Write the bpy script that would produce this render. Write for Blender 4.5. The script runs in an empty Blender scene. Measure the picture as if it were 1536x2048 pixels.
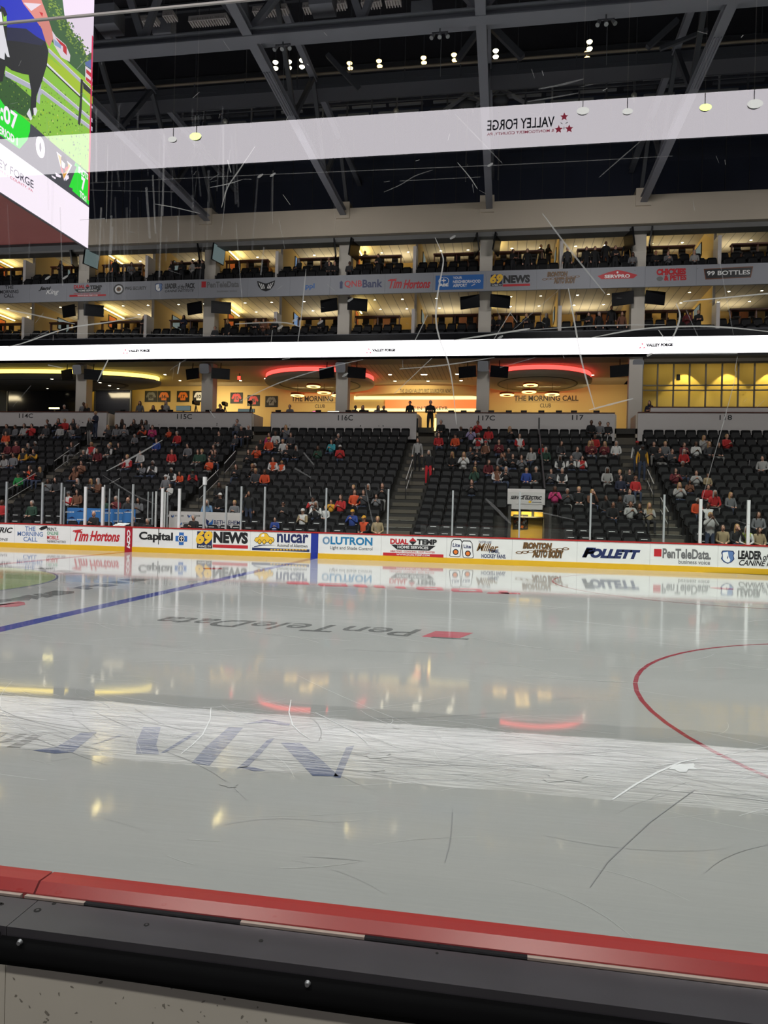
import bpy, bmesh, math, random
from mathutils import Vector, Matrix
from math import sin, cos, pi, radians, sqrt, atan2
rnd = random.Random(7)
SC = bpy.context.scene
COL = SC.collection

# ---------------------------------------------------------------- camera
F_PX = 1445.76
YAW, PITCH, ROLL = -0.16337, 0.00051, 0.02482
CAM = Vector((15.033, -14.4493, 1.8629))
_f = Vector((sin(YAW)*cos(PITCH), cos(YAW)*cos(PITCH), sin(PITCH)))
_r0 = Vector((cos(YAW), -sin(YAW), 0)); _u0 = _r0.cross(_f)
_r = _r0*cos(ROLL)+_u0*sin(ROLL); _u = -_r0*sin(ROLL)+_u0*cos(ROLL)
cam_d = bpy.data.cameras.new('camera'); cam = bpy.data.objects.new('camera', cam_d); COL.objects.link(cam)
cam_d.sensor_fit = 'VERTICAL'; cam_d.sensor_height = 36.0; cam_d.lens = F_PX/2048*36.0
cam_d.clip_start = 0.05; cam_d.clip_end = 300
cam.matrix_world = Matrix(((_r.x, _u.x, -_f.x, CAM.x), (_r.y, _u.y, -_f.y, CAM.y), (_r.z, _u.z, -_f.z, CAM.z), (0, 0, 0, 1)))
SC.camera = cam
# ---------------------------------------------------------------- world, view, light
SC.view_settings.view_transform = 'Standard'; SC.view_settings.look = 'None'
SC.view_settings.exposure = 0.0; SC.view_settings.gamma = 1.0; SC.view_settings.use_curve_mapping = False
SC.cycles.max_bounces = 8; SC.cycles.diffuse_bounces = 3; SC.cycles.glossy_bounces = 4; SC.cycles.transparent_max_bounces = 24
SC.cycles.caustics_reflective = False; SC.cycles.caustics_refractive = False
SC.cycles.sample_clamp_indirect = 4.0
w = bpy.data.worlds.new('world'); SC.world = w; w.use_nodes = True
w.node_tree.nodes['Background'].inputs[0].default_value = (0.55, 0.58, 0.66, 1)
w.node_tree.nodes['Background'].inputs[1].default_value = 0.015

def area(name, loc, target, sx, sy, power, col, spread=180):
    d = bpy.data.lights.new(name, 'AREA'); d.shape = 'RECTANGLE'; d.size = sx; d.size_y = sy
    d.energy = power; d.color = col; d.spread = radians(spread)
    o = bpy.data.objects.new(name, d); COL.objects.link(o); o.location = loc
    o.rotation_euler = (Vector(target)-Vector(loc)).to_track_quat('-Z', 'Y').to_euler()
    return o

def spot(name, loc, target, ang, blend, power, col, r=.1):
    d = bpy.data.lights.new(name, 'SPOT'); d.energy = power; d.color = col; d.spot_size = radians(ang); d.spot_blend = blend; d.shadow_soft_size = r
    o = bpy.data.objects.new(name, d); COL.objects.link(o); o.location = loc
    o.rotation_euler = (Vector(target)-Vector(loc)).to_track_quat('-Z', 'Y').to_euler()
    return o
RINK_W = 1600; COOL = (1.0, 0.985, 0.965); GREENISH = (0.96, 1.0, 0.93)
for lx, cl in ((-18, (1.0, 0.94, 0.96)), (-5, (1.0, 0.96, 0.96)), (8, COOL), (21, GREENISH), (34, GREENISH)):
    area('sports_light', (lx, 5, 21.0), (lx, 9.0, 0), 5, 2.0, RINK_W, cl, 100)
    area('sports_light', (lx, -6, 21.0), (lx, -4, 0), 5, 2.0, RINK_W*0.6, cl, 100)
for lx in (-14, 4, 20, 34): area('fascia_fill', (lx, 17.5, 19.3), (lx, 28.8, 11.5), 4, 1.0, 270, (1, .96, .94), 118)  # added fill that lifts the fascia, bands and pillars; no fixture is modelled
for lx in (11.5, 15.5): area('concourse_lamp', (lx, -17.5, 8.5), (lx, -13.3, .6), 1.2, .6, 190, (1, .95, .88))

# ---------------------------------------------------------------- helpers
def ray(x, y): return _r*((x-768)/F_PX)-_u*((y-1024)/F_PX)+_f
def UY(x, y, Y): d = ray(x, y); return CAM+d*((Y-CAM.y)/d.y)
def UX(x, y, X): d = ray(x, y); return CAM+d*((X-CAM.x)/d.x)
def UZ(x, y, Z): d = ray(x, y); return CAM+d*((Z-CAM.z)/d.z)
def pix(P):
    d = Vector(P)-CAM; z = d.dot(_f); return (768+F_PX*d.dot(_r)/z, 1024-F_PX*d.dot(_u)/z)
def lin(c): c /= 255.0; return c/12.92 if c <= 0.04045 else ((c+0.055)/1.055)**2.4
def rgb(r, g, b): return (lin(r), lin(g), lin(b))

MATS = {}
def mat(name, col, rough=0.6, metal=0.0, noise=0.0, scale=4.0, spec=0.5, coat=0.0):
    if name in MATS: return MATS[name]
    m = bpy.data.materials.new(name); m.use_nodes = True; nt = m.node_tree; b = nt.nodes['Principled BSDF']
    b.inputs['Base Color'].default_value = (*col, 1); b.inputs['Roughness'].default_value = rough
    b.inputs['Metallic'].default_value = metal; b.inputs['Specular IOR Level'].default_value = spec
    if coat: b.inputs['Coat Weight'].default_value = coat
    if noise > 0:
        tc = nt.nodes.new('ShaderNodeTexCoord'); n = nt.nodes.new('ShaderNodeTexNoise'); n.inputs['Scale'].default_value = scale; n.inputs['Detail'].default_value = 5
        mr = nt.nodes.new('ShaderNodeMapRange'); mr.inputs[3].default_value = 1-noise; mr.inputs[4].default_value = 1+noise
        mx = nt.nodes.new('ShaderNodeVectorMath'); mx.operation = 'SCALE'; mx.inputs[0].default_value = col
        nt.links.new(tc.outputs['Object'], n.inputs['Vector']); nt.links.new(n.outputs[0], mr.inputs[0])
        nt.links.new(mr.outputs[0], mx.inputs[3]); nt.links.new(mx.outputs[0], b.inputs['Base Color'])
    MATS[name] = m; return m
def emit(name, col, s, base=(0.02, 0.02, 0.02)):
    if name in MATS: return MATS[name]
    m = bpy.data.materials.new(name); m.use_nodes = True; b = m.node_tree.nodes['Principled BSDF']
    b.inputs['Base Color'].default_value = (*base, 1); b.inputs['Emission Color'].default_value = (*col, 1); b.inputs['Emission Strength'].default_value = s
    b.inputs['Roughness'].default_value = 0.5
    MATS[name] = m; return m
def glassy(name, refl, tint=(1, 1, 1), rough=0.0):
    m = bpy.data.materials.new(name); m.use_nodes = True; nt = m.node_tree; nt.nodes.clear()
    out = nt.nodes.new('ShaderNodeOutputMaterial'); mix = nt.nodes.new('ShaderNodeMixShader'); tr = nt.nodes.new('ShaderNodeBsdfTransparent'); gl = nt.nodes.new('ShaderNodeBsdfGlossy')
    tr.inputs[0].default_value = (*tint, 1); gl.inputs['Roughness'].default_value = rough
    mix.inputs[0].default_value = refl
    nt.links.new(tr.outputs[0], mix.inputs[1]); nt.links.new(gl.outputs[0], mix.inputs[2]); nt.links.new(mix.outputs[0], out.inputs[0])
    MATS[name] = m; return m

class MB:
    def __init__(s): s.v = []; s.f = []; s.m = []; s.mats = []; s.sm = []
    def mi(s, m):
        if m not in s.mats: s.mats.append(m)
        return s.mats.index(m)
    def add(s, vs, fs, m, smooth=False):
        b = len(s.v); s.v += [tuple(v) for v in vs]; k = s.mi(m)
        for f in fs: s.f.append([b+i for i in f]); s.m.append(k); s.sm.append(smooth)
    def box(s, x0, x1, y0, y1, z0, z1, m):
        s.add([(x0, y0, z0), (x1, y0, z0), (x1, y1, z0), (x0, y1, z0), (x0, y0, z1), (x1, y0, z1), (x1, y1, z1), (x0, y1, z1)],
              [(0, 3, 2, 1), (4, 5, 6, 7), (0, 1, 5, 4), (1, 2, 6, 5), (2, 3, 7, 6), (3, 0, 4, 7)], m)
    def xbox(s, M, sx, sy, sz, m, ch=0.0):
        # box centred on matrix M, optionally with chamfered vertical outline (rounded look)
        x, y, z = sx/2, sy/2, sz/2; c = min(ch, x*.9, z*.9)
        if c <= 0: pts = [(-x, -z), (x, -z), (x, z), (-x, z)]
        else: pts = [(-x+c, -z), (x-c, -z), (x, -z+c), (x, z-c), (x-c, z), (-x+c, z), (-x, z-c), (-x, -z+c)]
        n = len(pts); vs = [M @ Vector((px, -y, pz)) for px, pz in pts]+[M @ Vector((px, y, pz)) for px, pz in pts]
        s.add(vs, [tuple(range(n)), tuple(range(2*n-1, n-1, -1))]+[(i, i+n, (i+1) % n+n, (i+1) % n) for i in range(n)], m)
    def beam(s, p, q, a, b, m, up=(0, 0, 1)):
        p = Vector(p); q = Vector(q); d = (q-p).normalized(); upv = Vector(up)
        if abs(d.dot(upv)) > 0.98: upv = Vector((1, 0, 0))
        e = d.cross(upv).normalized(); g = e.cross(d)
        c = [(-a/2, -b/2), (a/2, -b/2), (a/2, b/2), (-a/2, b/2)]
        s.add([p+e*i+g*j for i, j in c]+[q+e*i+g*j for i, j in c], [(0, 1, 2, 3), (7, 6, 5, 4), (0, 4, 5, 1), (1, 5, 6, 2), (2, 6, 7, 3), (3, 7, 4, 0)], m)
    def ibeam(s, p, q, wd, h, t, m):
        # H section lying flange up/down
        p = Vector(p); q = Vector(q)
        up = Vector((0, 0, 1)); d = (q-p).normalized(); e = d.cross(up).normalized(); g = e.cross(d)
        s.beam(p+g*(h/2-t/2), q+g*(h/2-t/2), wd, t, m); s.beam(p-g*(h/2-t/2), q-g*(h/2-t/2), wd, t, m); s.beam(p, q, t, h-2*t, m)
    def cyl(s, p, q, r, m, n=10, r2=None, caps=True):
        p = Vector(p); q = Vector(q); d = (q-p).normalized(); r2 = r if r2 is None else r2
        u = Vector((1, 0, 0)) if abs(d.x) < .9 else Vector((0, 1, 0)); e = d.cross(u).normalized(); g = d.cross(e)
        A = [e*cos(2*pi*i/n)+g*sin(2*pi*i/n) for i in range(n)]
        fs = [(i, (i+1) % n, (i+1) % n+n, i+n) for i in range(n)]
        s.add([p+a*r for a in A]+[q+a*r2 for a in A], fs, m, True)
        if caps: s.add([p+a*r for a in A], [tuple(range(n-1, -1, -1))], m); s.add([q+a*r2 for a in A], [tuple(range(n))], m)
    def tube(s, pts, r, m, n=8):
        for a, b in zip(pts, pts[1:]): s.cyl(a, b, r, m, n)
    def lathe(s, prof, c, m, n=24, axis='Z', a0=0, a1=2*pi):
        full = abs(a1-a0-2*pi) < 1e-6; k = n if full else n+1; vs = []
        for i in range(k):
            a = a0+(a1-a0)*i/n
            for r, z in prof: vs.append((c[0]+r*cos(a), c[1]+r*sin(a), c[2]+z))
        L = len(prof); fs = []
        for i in range(n):
            j = (i+1) % k
            for t in range(L-1): fs.append((i*L+t, j*L+t, j*L+t+1, i*L+t+1))
        s.add(vs, fs, m, True)
    def poly(s, pts, m): s.add(pts, [tuple(range(len(pts)))], m)
    def ell(s, c, rx, ry, rz, m, n=12, k=8):
        vs = []; fs = []
        for i in range(k+1):
            t = pi*i/k
            for j in range(n): a = 2*pi*j/n; vs.append((c[0]+rx*sin(t)*cos(a), c[1]+ry*sin(t)*sin(a), c[2]+rz*cos(t)))
        for i in range(k):
            for j in range(n): fs.append((i*n+j, (i+1)*n+j, (i+1)*n+(j+1) % n, i*n+(j+1) % n))
        s.add(vs, fs, m, True)
    def build(s, name, parent=None, bevel=0.0):
        me = bpy.data.meshes.new(name); me.from_pydata(s.v, [], s.f)
        for m in s.mats: me.materials.append(m)
        me.polygons.foreach_set('material_index', s.m); me.polygons.foreach_set('use_smooth', s.sm)
        me.validate(); me.update()
        if bevel:
            bm = bmesh.new(); bm.from_mesh(me); bmesh.ops.remove_doubles(bm, verts=bm.verts, dist=1e-5)
            bmesh.ops.bevel(bm, geom=[e for e in bm.edges if len(e.link_faces) == 2 and e.calc_face_angle(0) > .6], offset=bevel, segments=2, affect='EDGES'); bm.to_mesh(me); bm.free()
        o = bpy.data.objects.new(name, me); COL.objects.link(o)
        if parent is not None:
            o.parent = parent; o.matrix_parent_inverse = Matrix.Translation(-parent.location)
        return o
def tag(o, label=None, cat=None, group=None, kind=None):
    if label: o['label'] = label
    if cat: o['category'] = cat
    if group: o['group'] = group
    if kind: o['kind'] = kind
    return o
def thing(name, loc, label, cat, group=None):
    o = bpy.data.objects.new(name, None); COL.objects.link(o); o.location = loc; o.empty_display_size = .2
    return tag(o, label, cat, group)
def struct(name, mb, label=None): return tag(mb.build(name), label, None, None, 'structure')
def dup(root, loc, rz=0.0):
    r = root.copy(); COL.objects.link(r); r.location = loc; r.rotation_euler = (0, 0, rz)
    for ch in root.children:
        c = ch.copy(); COL.objects.link(c); c.parent = r
        for g in ch.children:
            d = g.copy(); COL.objects.link(d); d.parent = c
    return r
ORD = ['first', 'second', 'third', 'fourth', 'fifth', 'sixth', 'seventh', 'eighth', 'ninth', 'tenth', 'eleventh', 'twelfth', 'thirteenth', 'fourteenth', 'fifteenth', 'sixteenth', 'seventeenth', 'eighteenth', 'nineteenth', 'twentieth', 'twenty-first', 'twenty-second', 'twenty-third', 'twenty-fourth', 'twenty-fifth']

# text ------------------------------------------------------------------
_TC = {}
def text_mesh(body, bold=0.0, shear=0.0):
    k = (body, bold, shear)
    if k not in _TC:
        cu = bpy.data.curves.new('t', 'FONT'); cu.body = body; cu.size = 1; cu.offset = bold; cu.shear = shear; cu.resolution_u = 3; cu.align_x = 'LEFT'
        ob = bpy.data.objects.new('t', cu); me = bpy.data.meshes.new_from_object(ob)
        vs = [(v.co.x, v.co.y) for v in me.vertices]; fs = [tuple(p.vertices) for p in me.polygons]
        bpy.data.objects.remove(ob); bpy.data.curves.remove(cu); bpy.data.meshes.remove(me)
        xs = [v[0] for v in vs]; ys = [v[1] for v in vs]; x0, x1, y0, y1 = min(xs), max(xs), min(ys), max(ys)
        _TC[k] = ([((x-x0)/(x1-x0), (y-y0)/(y1-y0)) for x, y in vs], fs)
    return _TC[k]
def put_text(mb, body, fn, m, bold=0.0, shear=0.0):
    """fn maps unit (u,v) of the text box to a world point"""
    vs, fs = text_mesh(body, bold, shear); mb.add([fn(u, v) for u, v in vs], fs, m)
def on_y(x0, y0, x1, y1, Y, eps=0.004):
    """unit box -> vertical plane facing the rink (towards -Y), from a rectangle seen in the photo"""
    ym = (y0+y1)/2; xm = (x0+x1)/2
    X0 = UY(x0, ym, Y).x; X1 = UY(x1, ym, Y).x; Z1 = UY(xm, y0, Y).z; Z0 = UY(xm, y1, Y).z
    return lambda u, v: (X0+(X1-X0)*u, Y-eps, Z0+(Z1-Z0)*v)
def ytext(mb, body, x0, y0, x1, y1, Y, m, bold=0.0, shear=0.0, eps=0.004): put_text(mb, body, on_y(x0, y0, x1, y1, Y, eps), m, bold, shear)
def yrect(mb, x0, y0, x1, y1, Y, m, eps=0.003):
    f = on_y(x0, y0, x1, y1, Y, eps); mb.poly([f(0, 0), f(1, 0), f(1, 1), f(0, 1)], m)
def ypoly(mb, box, pts, Y, m, eps=0.003):
    f = on_y(*box, Y, eps); mb.poly([f(u, v) for u, v in pts], m)
def ydisc(mb, box, Y, m, eps=0.003, n=24, inner=0.0):
    f = on_y(*box, Y, eps)
    o = [f(.5+.5*cos(2*pi*i/n), .5+.5*sin(2*pi*i/n)) for i in range(n)]
    if inner <= 0: mb.poly(o, m); return
    q = [f(.5+.5*inner*cos(2*pi*i/n), .5+.5*inner*sin(2*pi*i/n)) for i in range(n)]
    mb.add(o+q, [(i, (i+1) % n, (i+1) % n+n, i+n) for i in range(n)], m)

# ---------------------------------------------------------------- materials
M_white = mat('board_white', rgb(232, 232, 230), .35, noise=.05, scale=3)
M_yellow = mat('kick_yellow', rgb(226, 178, 30), .4, noise=.06, scale=3)
M_red = mat('cap_red', rgb(170, 34, 32), .3, noise=.08, scale=9)
M_redline = mat('stripe_red', rgb(168, 24, 44), .4)
M_blue = mat('stripe_blue', rgb(30, 52, 150), .4)
M_k = mat('ink_black', rgb(24, 24, 28), .5); M_navy = mat('ink_navy', rgb(24, 40, 92), .5); M_ired = mat('ink_red', rgb(190, 28, 40), .5)
M_teal = mat('ink_teal', rgb(20, 120, 170), .5); M_iblue = mat('ink_blue', rgb(40, 104, 180), .5); M_ig = mat('ink_gray', rgb(110, 110, 112), .5)
M_mb = mat('ink_steel_blue', rgb(92, 124, 176), .5)
M_gold = mat('ink_gold', rgb(238, 190, 50), .5); M_brown = mat('ink_brown', rgb(120, 84, 40), .5); M_orange = mat('ink_orange', rgb(230, 120, 40), .5); M_greenink = mat('ink_green', rgb(90, 160, 120), .5)
M_w2 = mat('ink_white', rgb(240, 240, 240), .5)
M_dark = mat('dark_rubber', rgb(11, 12, 14), .9, noise=.2, scale=20, spec=.15)
M_sill = mat('sill_plastic', rgb(62, 61, 66), .3, noise=.25, scale=7, spec=.7)
M_backp = mat('back_panel', rgb(196, 192, 180), .6, noise=.07, scale=6)
M_steel = mat('steel', rgb(150, 152, 155), .45, .6)
M_post = mat('post_alu', rgb(170, 174, 176), .45, .2); M_postw = mat('post_white', rgb(215, 215, 215), .4)
M_seat = mat('seat_black', rgb(25, 25, 27), .6, noise=.1, scale=10, spec=.25); M_seatf = mat('seat_fabric', rgb(19, 19, 21), .9, noise=.15, scale=30, spec=.15)
M_frame = mat('seat_frame', rgb(22, 22, 24), .6)
M_conc = mat('concrete_dark', rgb(58, 56, 53), .85, noise=.15, scale=3); M_step = mat('concrete_step', rgb(96, 90, 80), .85, noise=.12, scale=5)
M_panel = mat('panel_white', rgb(206, 200, 198), .6, noise=.03, scale=2); M_rail = mat('rail_wood', rgb(92, 46, 34), .45, noise=.1, scale=6)
M_beige = mat('wall_beige', rgb(200, 188, 172), .75, noise=.04, scale=.8); M_pillar = mat('pillar_grey', rgb(205, 198, 188), .7, noise=.03, scale=1)
M_band = mat('band_grey', rgb(150, 152, 160), .6, noise=.03, scale=1)
M_ceil = mat('ceiling_tile', rgb(196, 186, 164), .8, noise=.03, scale=1.5); M_wallw = mat('wall_warm', rgb(206, 178, 118), .8, noise=.05, scale=1)
M_soff = mat('soffit_grey', rgb(120, 120, 120), .75, noise=.05, scale=1)
M_wood = mat('wood_brown', rgb(110, 62, 34), .5, noise=.2, scale=8)
M_navywall = mat('wall_navy', rgb(58, 64, 84), .85, noise=.12, scale=.7); M_deck = mat('roof_deck', rgb(40, 40, 46), .9, noise=.2, scale=.8)
M_truss = mat('truss_grey', rgb(128, 130, 140), .6, noise=.05, scale=2); M_rig = mat('rig_dark', rgb(82, 84, 90), .6, .2); M_rigl = mat('rig_light', rgb(136, 138, 144), .6)
M_tv = mat('tv_black', rgb(16, 17, 20), .25)
M_glass = glassy('clear_acrylic', 0.045, (.97, .985, .975))
M_nglass = glassy('scratched_acrylic', 0.16, (.98, .99, .985)); M_nback = glassy('acrylic_back', 0.0, (.99, .995, .99))
M_ribbon = emit('led_white', (1.0, .94, 1.0), 4.0); M_ledk = emit('led_dark', (.1, .1, .12), .1); M_ledr = emit('led_red', (.9, .08, .15), 1.4)

# ---------------------------------------------------------------- ice
def ice_mat(name, col, scratch=0.0):
    m = bpy.data.materials.new(name); m.use_nodes = True; nt = m.node_tree; b = nt.nodes['Principled BSDF']; L = nt.links.new
    N = lambda t: nt.nodes.new(t)
    geo = N('ShaderNodeNewGeometry'); sep = N('ShaderNodeSeparateXYZ'); L(geo.outputs['Position'], sep.inputs[0])
    def noise(sc, mapscale, detail=4, rough=.6):
        mp = N('ShaderNodeMapping'); mp.inputs['Scale'].default_value = mapscale; L(geo.outputs['Position'], mp.inputs[0])
        n = N('ShaderNodeTexNoise'); n.inputs['Scale'].default_value = sc; n.inputs['Detail'].default_value = detail; n.inputs['Roughness'].default_value = rough; L(mp.outputs[0], n.inputs['Vector']); return n.outputs[0]
    def math_(op, a, bb):
        q = N('ShaderNodeMath'); q.operation = op
        for i, v in enumerate((a, bb)):
            if isinstance(v, (int, float)): q.inputs[i].default_value = v
            else: L(v, q.inputs[i])
        return q.outputs[0]
    wob = math_('MULTIPLY', math_('SUBTRACT', noise(1.0, (.55, .55, 1), 8, .7), .5), .42)
    yy = math_('ADD', sep.outputs['Y'], wob)
    def lane(y0, y1, soft=.015):
        a = N('ShaderNodeMapRange'); a.clamp = True; L(yy, a.inputs[0]); a.inputs[1].default_value = y0-soft; a.inputs[2].default_value = y0+soft
        c = N('ShaderNodeMapRange'); c.clamp = True; L(yy, c.inputs[0]); c.inputs[1].default_value = y1-soft; c.inputs[2].default_value = y1+soft; c.inputs[3].default_value = 1; c.inputs[4].default_value = 0
        return math_('MULTIPLY', a.outputs[0], c.outputs[0])
    ln = lane(-9.5, -8.12)
    holes = N('ShaderNodeMapRange'); L(noise(.7, (.6, 2.2, 1), 6, .65), holes.inputs[0]); holes.inputs[1].default_value = .66; holes.inputs[2].default_value = .68; holes.inputs[3].default_value = 1; holes.inputs[4].default_value = 0
    ln = math_('MULTIPLY', ln, holes.outputs[0])
    lane2 = math_('MULTIPLY', lane(0.3, 1.6, .1), .35); lane3 = math_('MULTIPLY', lane(-3.0, -1.3, .5), .25)
    wet = lane(-8.12, -7.72)
    streak = noise(3.0, (.35, 14, 1), 6, .7)
    base_r = math_('MULTIPLY_ADD' if False else 'ADD', math_('MULTIPLY', noise(.8, (.5, 2.5, 1), 4), .07), .022)
    rough = math_('ADD', base_r, math_('MULTIPLY', ln, math_('ADD', math_('MULTIPLY', streak, .06), .03)))
    rough = math_('ADD', rough, math_('MULTIPLY', math_('ADD', lane2, lane3), .12))
    rough = math_('SUBTRACT', rough, math_('MULTIPLY', wet, .03))
    L(rough, b.inputs['Roughness'])
    fine = noise(5.0, (.28, 9, 1), 7, .72)
    fr = N('ShaderNodeMapRange'); L(fine, fr.inputs[0]); fr.inputs[1].default_value = .41; fr.inputs[2].default_value = .70; fr.clamp = True
    blot = noise(.5, (1, 1, 1), 5)
    mix = N('ShaderNodeMix'); mix.data_type = 'RGBA'; mix.inputs[6].default_value = (*col, 1)
    frost = [c*.3+.66 for c in col]; mix.inputs[7].default_value = (*frost, 1)
    L(math_('MULTIPLY', fr.outputs[0], math_('ADD', math_('ADD', math_('MULTIPLY', ln, math_('MULTIPLY', noise(.9, (.5, 1.6, 1), 5, .7), 1.7)), math_('MULTIPLY', lane3, 1.3)), .06)), mix.inputs[0])
    br = N('ShaderNodeMapRange'); L(blot, br.inputs[0]); br.inputs[3].default_value = .93; br.inputs[4].default_value = 1.05
    sc2 = N('ShaderNodeVectorMath'); sc2.operation = 'SCALE'; L(mix.outputs[2], sc2.inputs[0]); L(math_('MULTIPLY', br.outputs[0], math_('SUBTRACT', 1.0, math_('MULTIPLY', wet, .14))), sc2.inputs[3]); L(sc2.outputs[0], b.inputs['Base Color'])
    bump = N('ShaderNodeBump'); bump.inputs['Strength'].default_value = .16; bump.inputs['Distance'].default_value = .004
    L(math_('ADD', math_('MULTIPLY', fine, math_('ADD', math_('MULTIPLY', ln, .16), .04)), math_('MULTIPLY', noise(1.2, (.6, 1.6, 1), 3), .3)), bump.inputs['Height']); L(bump.outputs[0], b.inputs['Normal'])
    b.inputs['IOR'].default_value = 1.33; b.inputs['Specular IOR Level'].default_value = .5
    MATS[name] = m; return m
ICE = ice_mat('ice', (.376, .383, .378)); ICE_blue = ice_mat('ice_blue_line', (.06, .075, .26)); ICE_red = ice_mat('ice_red_line', (.30, .04, .06))
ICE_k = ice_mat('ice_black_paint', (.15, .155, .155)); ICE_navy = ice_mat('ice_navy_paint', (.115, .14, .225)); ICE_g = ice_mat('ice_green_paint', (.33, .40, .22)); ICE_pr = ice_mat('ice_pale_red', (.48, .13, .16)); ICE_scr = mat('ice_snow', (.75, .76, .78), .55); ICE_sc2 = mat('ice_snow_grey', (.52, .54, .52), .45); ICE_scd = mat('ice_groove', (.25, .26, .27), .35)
YB = 12.954; BH = 1.031
ice = MB()
RX, RC = 30.48, 8.5
def rrect(z):
    pts = []
    for cx, cy, a in ((RX-RC, YB-RC, 0), (-RX+RC, YB-RC, 90), (-RX+RC, -YB+RC, 180), (RX-RC, -YB+RC, 270)):
        for k in range(9): t = radians(a+k*90/8); pts.append((cx+RC*cos(t), cy+RC*sin(t), z))
    return pts
ice.poly(rrect(0), ICE)
def flat(pts, m, z): ice.poly([(x, y, z) for x, y in pts], m)
def ringz(c, r0, r1, m, z, n=72):
    A = [(cos(2*pi*i/n), sin(2*pi*i/n)) for i in range(n)]
    ice.add([(c[0]+r1*a, c[1]+r1*b, z) for a, b in A]+[(c[0]+r0*a, c[1]+r0*b, z) for a, b in A], [(i, (i+1) % n, (i+1) % n+n, i+n) for i in range(n)], m)
XBL = 7.77
for s in (1, -1): ice.box(s*XBL-.152, s*XBL+.152, -YB, YB, -.01, .0012, ICE_blue)
ice.box(-.152, .152, -YB, YB, -.01, .0012, ICE_red)
flat([(4.5*cos(2*pi*i/64), 4.5*sin(2*pi*i/64)) for i in range(64)], ICE_g, .0006)
ringz((0, 0), 4.52, 4.572, ICE_navy, .0014)
for cx, cy in ((21.03, 6.706), (21.03, -6.706), (-21.03, 6.706), (-21.03, -6.706)):
    ringz((cx, cy), 4.522, 4.572, ICE_red, .0014); ringz((cx, cy), 0, .305, ICE_red, .0016, 32)
ice.box(27.1, 27.15, -YB, YB, -.01, .0012, ICE_red); ice.box(-27.15, -27.1, -YB, YB, -.01, .0012, ICE_red)
for cy in (6.706, -6.706): ringz((6.25, cy), 0, .305, ICE_red, .0016, 32)
def itext(body, x0, x1, y0, y1, m, bold=0, shear=0, z=.0016):
    # reads from the far side: turned half round on the ice
    put_text(ice, body, lambda u, v: (x1+(x0-x1)*u, y1+(y0-y1)*v, z), m, bold, shear)
itext('PenTeleData', 9.45, 13.80, -3.62, -2.90, ICE_k, .01, .25)
flat([(13.86, -3.58), (14.42, -3.58), (14.62, -2.98), (14.02, -2.98)], ICE_pr, .0016)
flat([(14.0, -3.63), (14.55, -3.63), (14.58, -3.54), (14.03, -3.54)], ICE_k, .0018)
def ipoly(pts, m, ox, oy, sc, z=.0017):
    q = [UZ(ox+x/sc, oy+y/sc, 0) for x, y in pts]; flat([(p.x, p.y) for p in q], m, z)
for pts in ([(705, 300), (840, 300), (1000, 430), (1110, 535), (925, 530), (800, 400)], [(1070, 540), (1120, 545), (1215, 320), (1160, 330)], [(395, 480), (470, 470), (560, 380), (660, 268), (610, 280), (500, 390)],
            [(400, 468), (480, 462), (600, 494), (520, 498)], [(80, 440), (205, 460), (300, 350), (440, 195), (340, 190), (180, 330)], [(440, 170), (600, 135), (770, 165), (760, 182), (600, 158)]): ipoly(pts, ICE_navy, 360, 1400, 3.49)
for pts in ([(250, 465), (420, 490), (560, 480), (660, 395), (745, 325), (620, 330), (430, 440)], [(700, 420), (740, 415), (940, 352), (910, 348)], [(1045, 490), (1225, 497), (1200, 420), (1235, 285), (1100, 285), (1050, 400)], [(1225, 490), (1275, 480), (1530, 325), (1480, 330)]): ipoly(pts, ICE_navy, 0, 1380, 3.84)
for pts in ([(-150, 390), (-60, 400), (60, 330), (0, 325)], [(-20, 405), (60, 400), (210, 340), (150, 338)], [(50, 440), (150, 442), (330, 345), (260, 340)]): ipoly(pts, ICE_k, 0, 1380, 3.84)
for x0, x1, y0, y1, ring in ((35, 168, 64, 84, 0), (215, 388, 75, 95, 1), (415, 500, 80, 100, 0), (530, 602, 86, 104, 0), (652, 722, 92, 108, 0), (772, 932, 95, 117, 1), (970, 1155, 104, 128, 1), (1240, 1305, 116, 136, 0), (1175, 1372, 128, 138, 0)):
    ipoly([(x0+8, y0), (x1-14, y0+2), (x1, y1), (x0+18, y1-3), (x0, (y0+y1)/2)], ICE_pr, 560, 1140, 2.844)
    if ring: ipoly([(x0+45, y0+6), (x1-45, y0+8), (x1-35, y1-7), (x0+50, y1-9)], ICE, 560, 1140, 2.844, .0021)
# centre-ice crest and the dark lettering round it
for pts in ([(-200, 420), (40, 432), (180, 425), (260, 405), (250, 382), (190, 372), (60, 395), (-200, 440)],): ipoly(pts, ICE_pr, 0, 1130, 5.12, .0018)
for pts in ([(-200, 400), (0, 385), (130, 365), (300, 362), (320, 340), (210, 325), (110, 345), (-200, 370)], [(210, 322), (290, 305), (430, 325), (380, 352)], [(330, 300), (420, 292), (560, 318), (480, 335)], [(440, 288), (560, 262), (760, 270), (760, 288), (600, 312), (520, 312)],
            [(740, 238), (870, 205), (1010, 215), (900, 228), (960, 240), (900, 252)], [(940, 205), (1060, 195), (1220, 205), (1080, 228)], [(1060, 180), (1200, 165), (1340, 185), (1180, 190)], [(1220, 150), (1400, 140), (1536, 150), (1380, 172)],
            [(330, 38), (440, 28), (560, 34), (470, 44)], [(540, 62), (640, 48), (780, 60), (680, 74)], [(0, 22), (180, 12), (330, 22), (160, 32)], [(640, 82), (740, 72), (900, 84), (760, 90)]): ipoly(pts, ICE_k, 0, 1130, 5.12)
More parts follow.
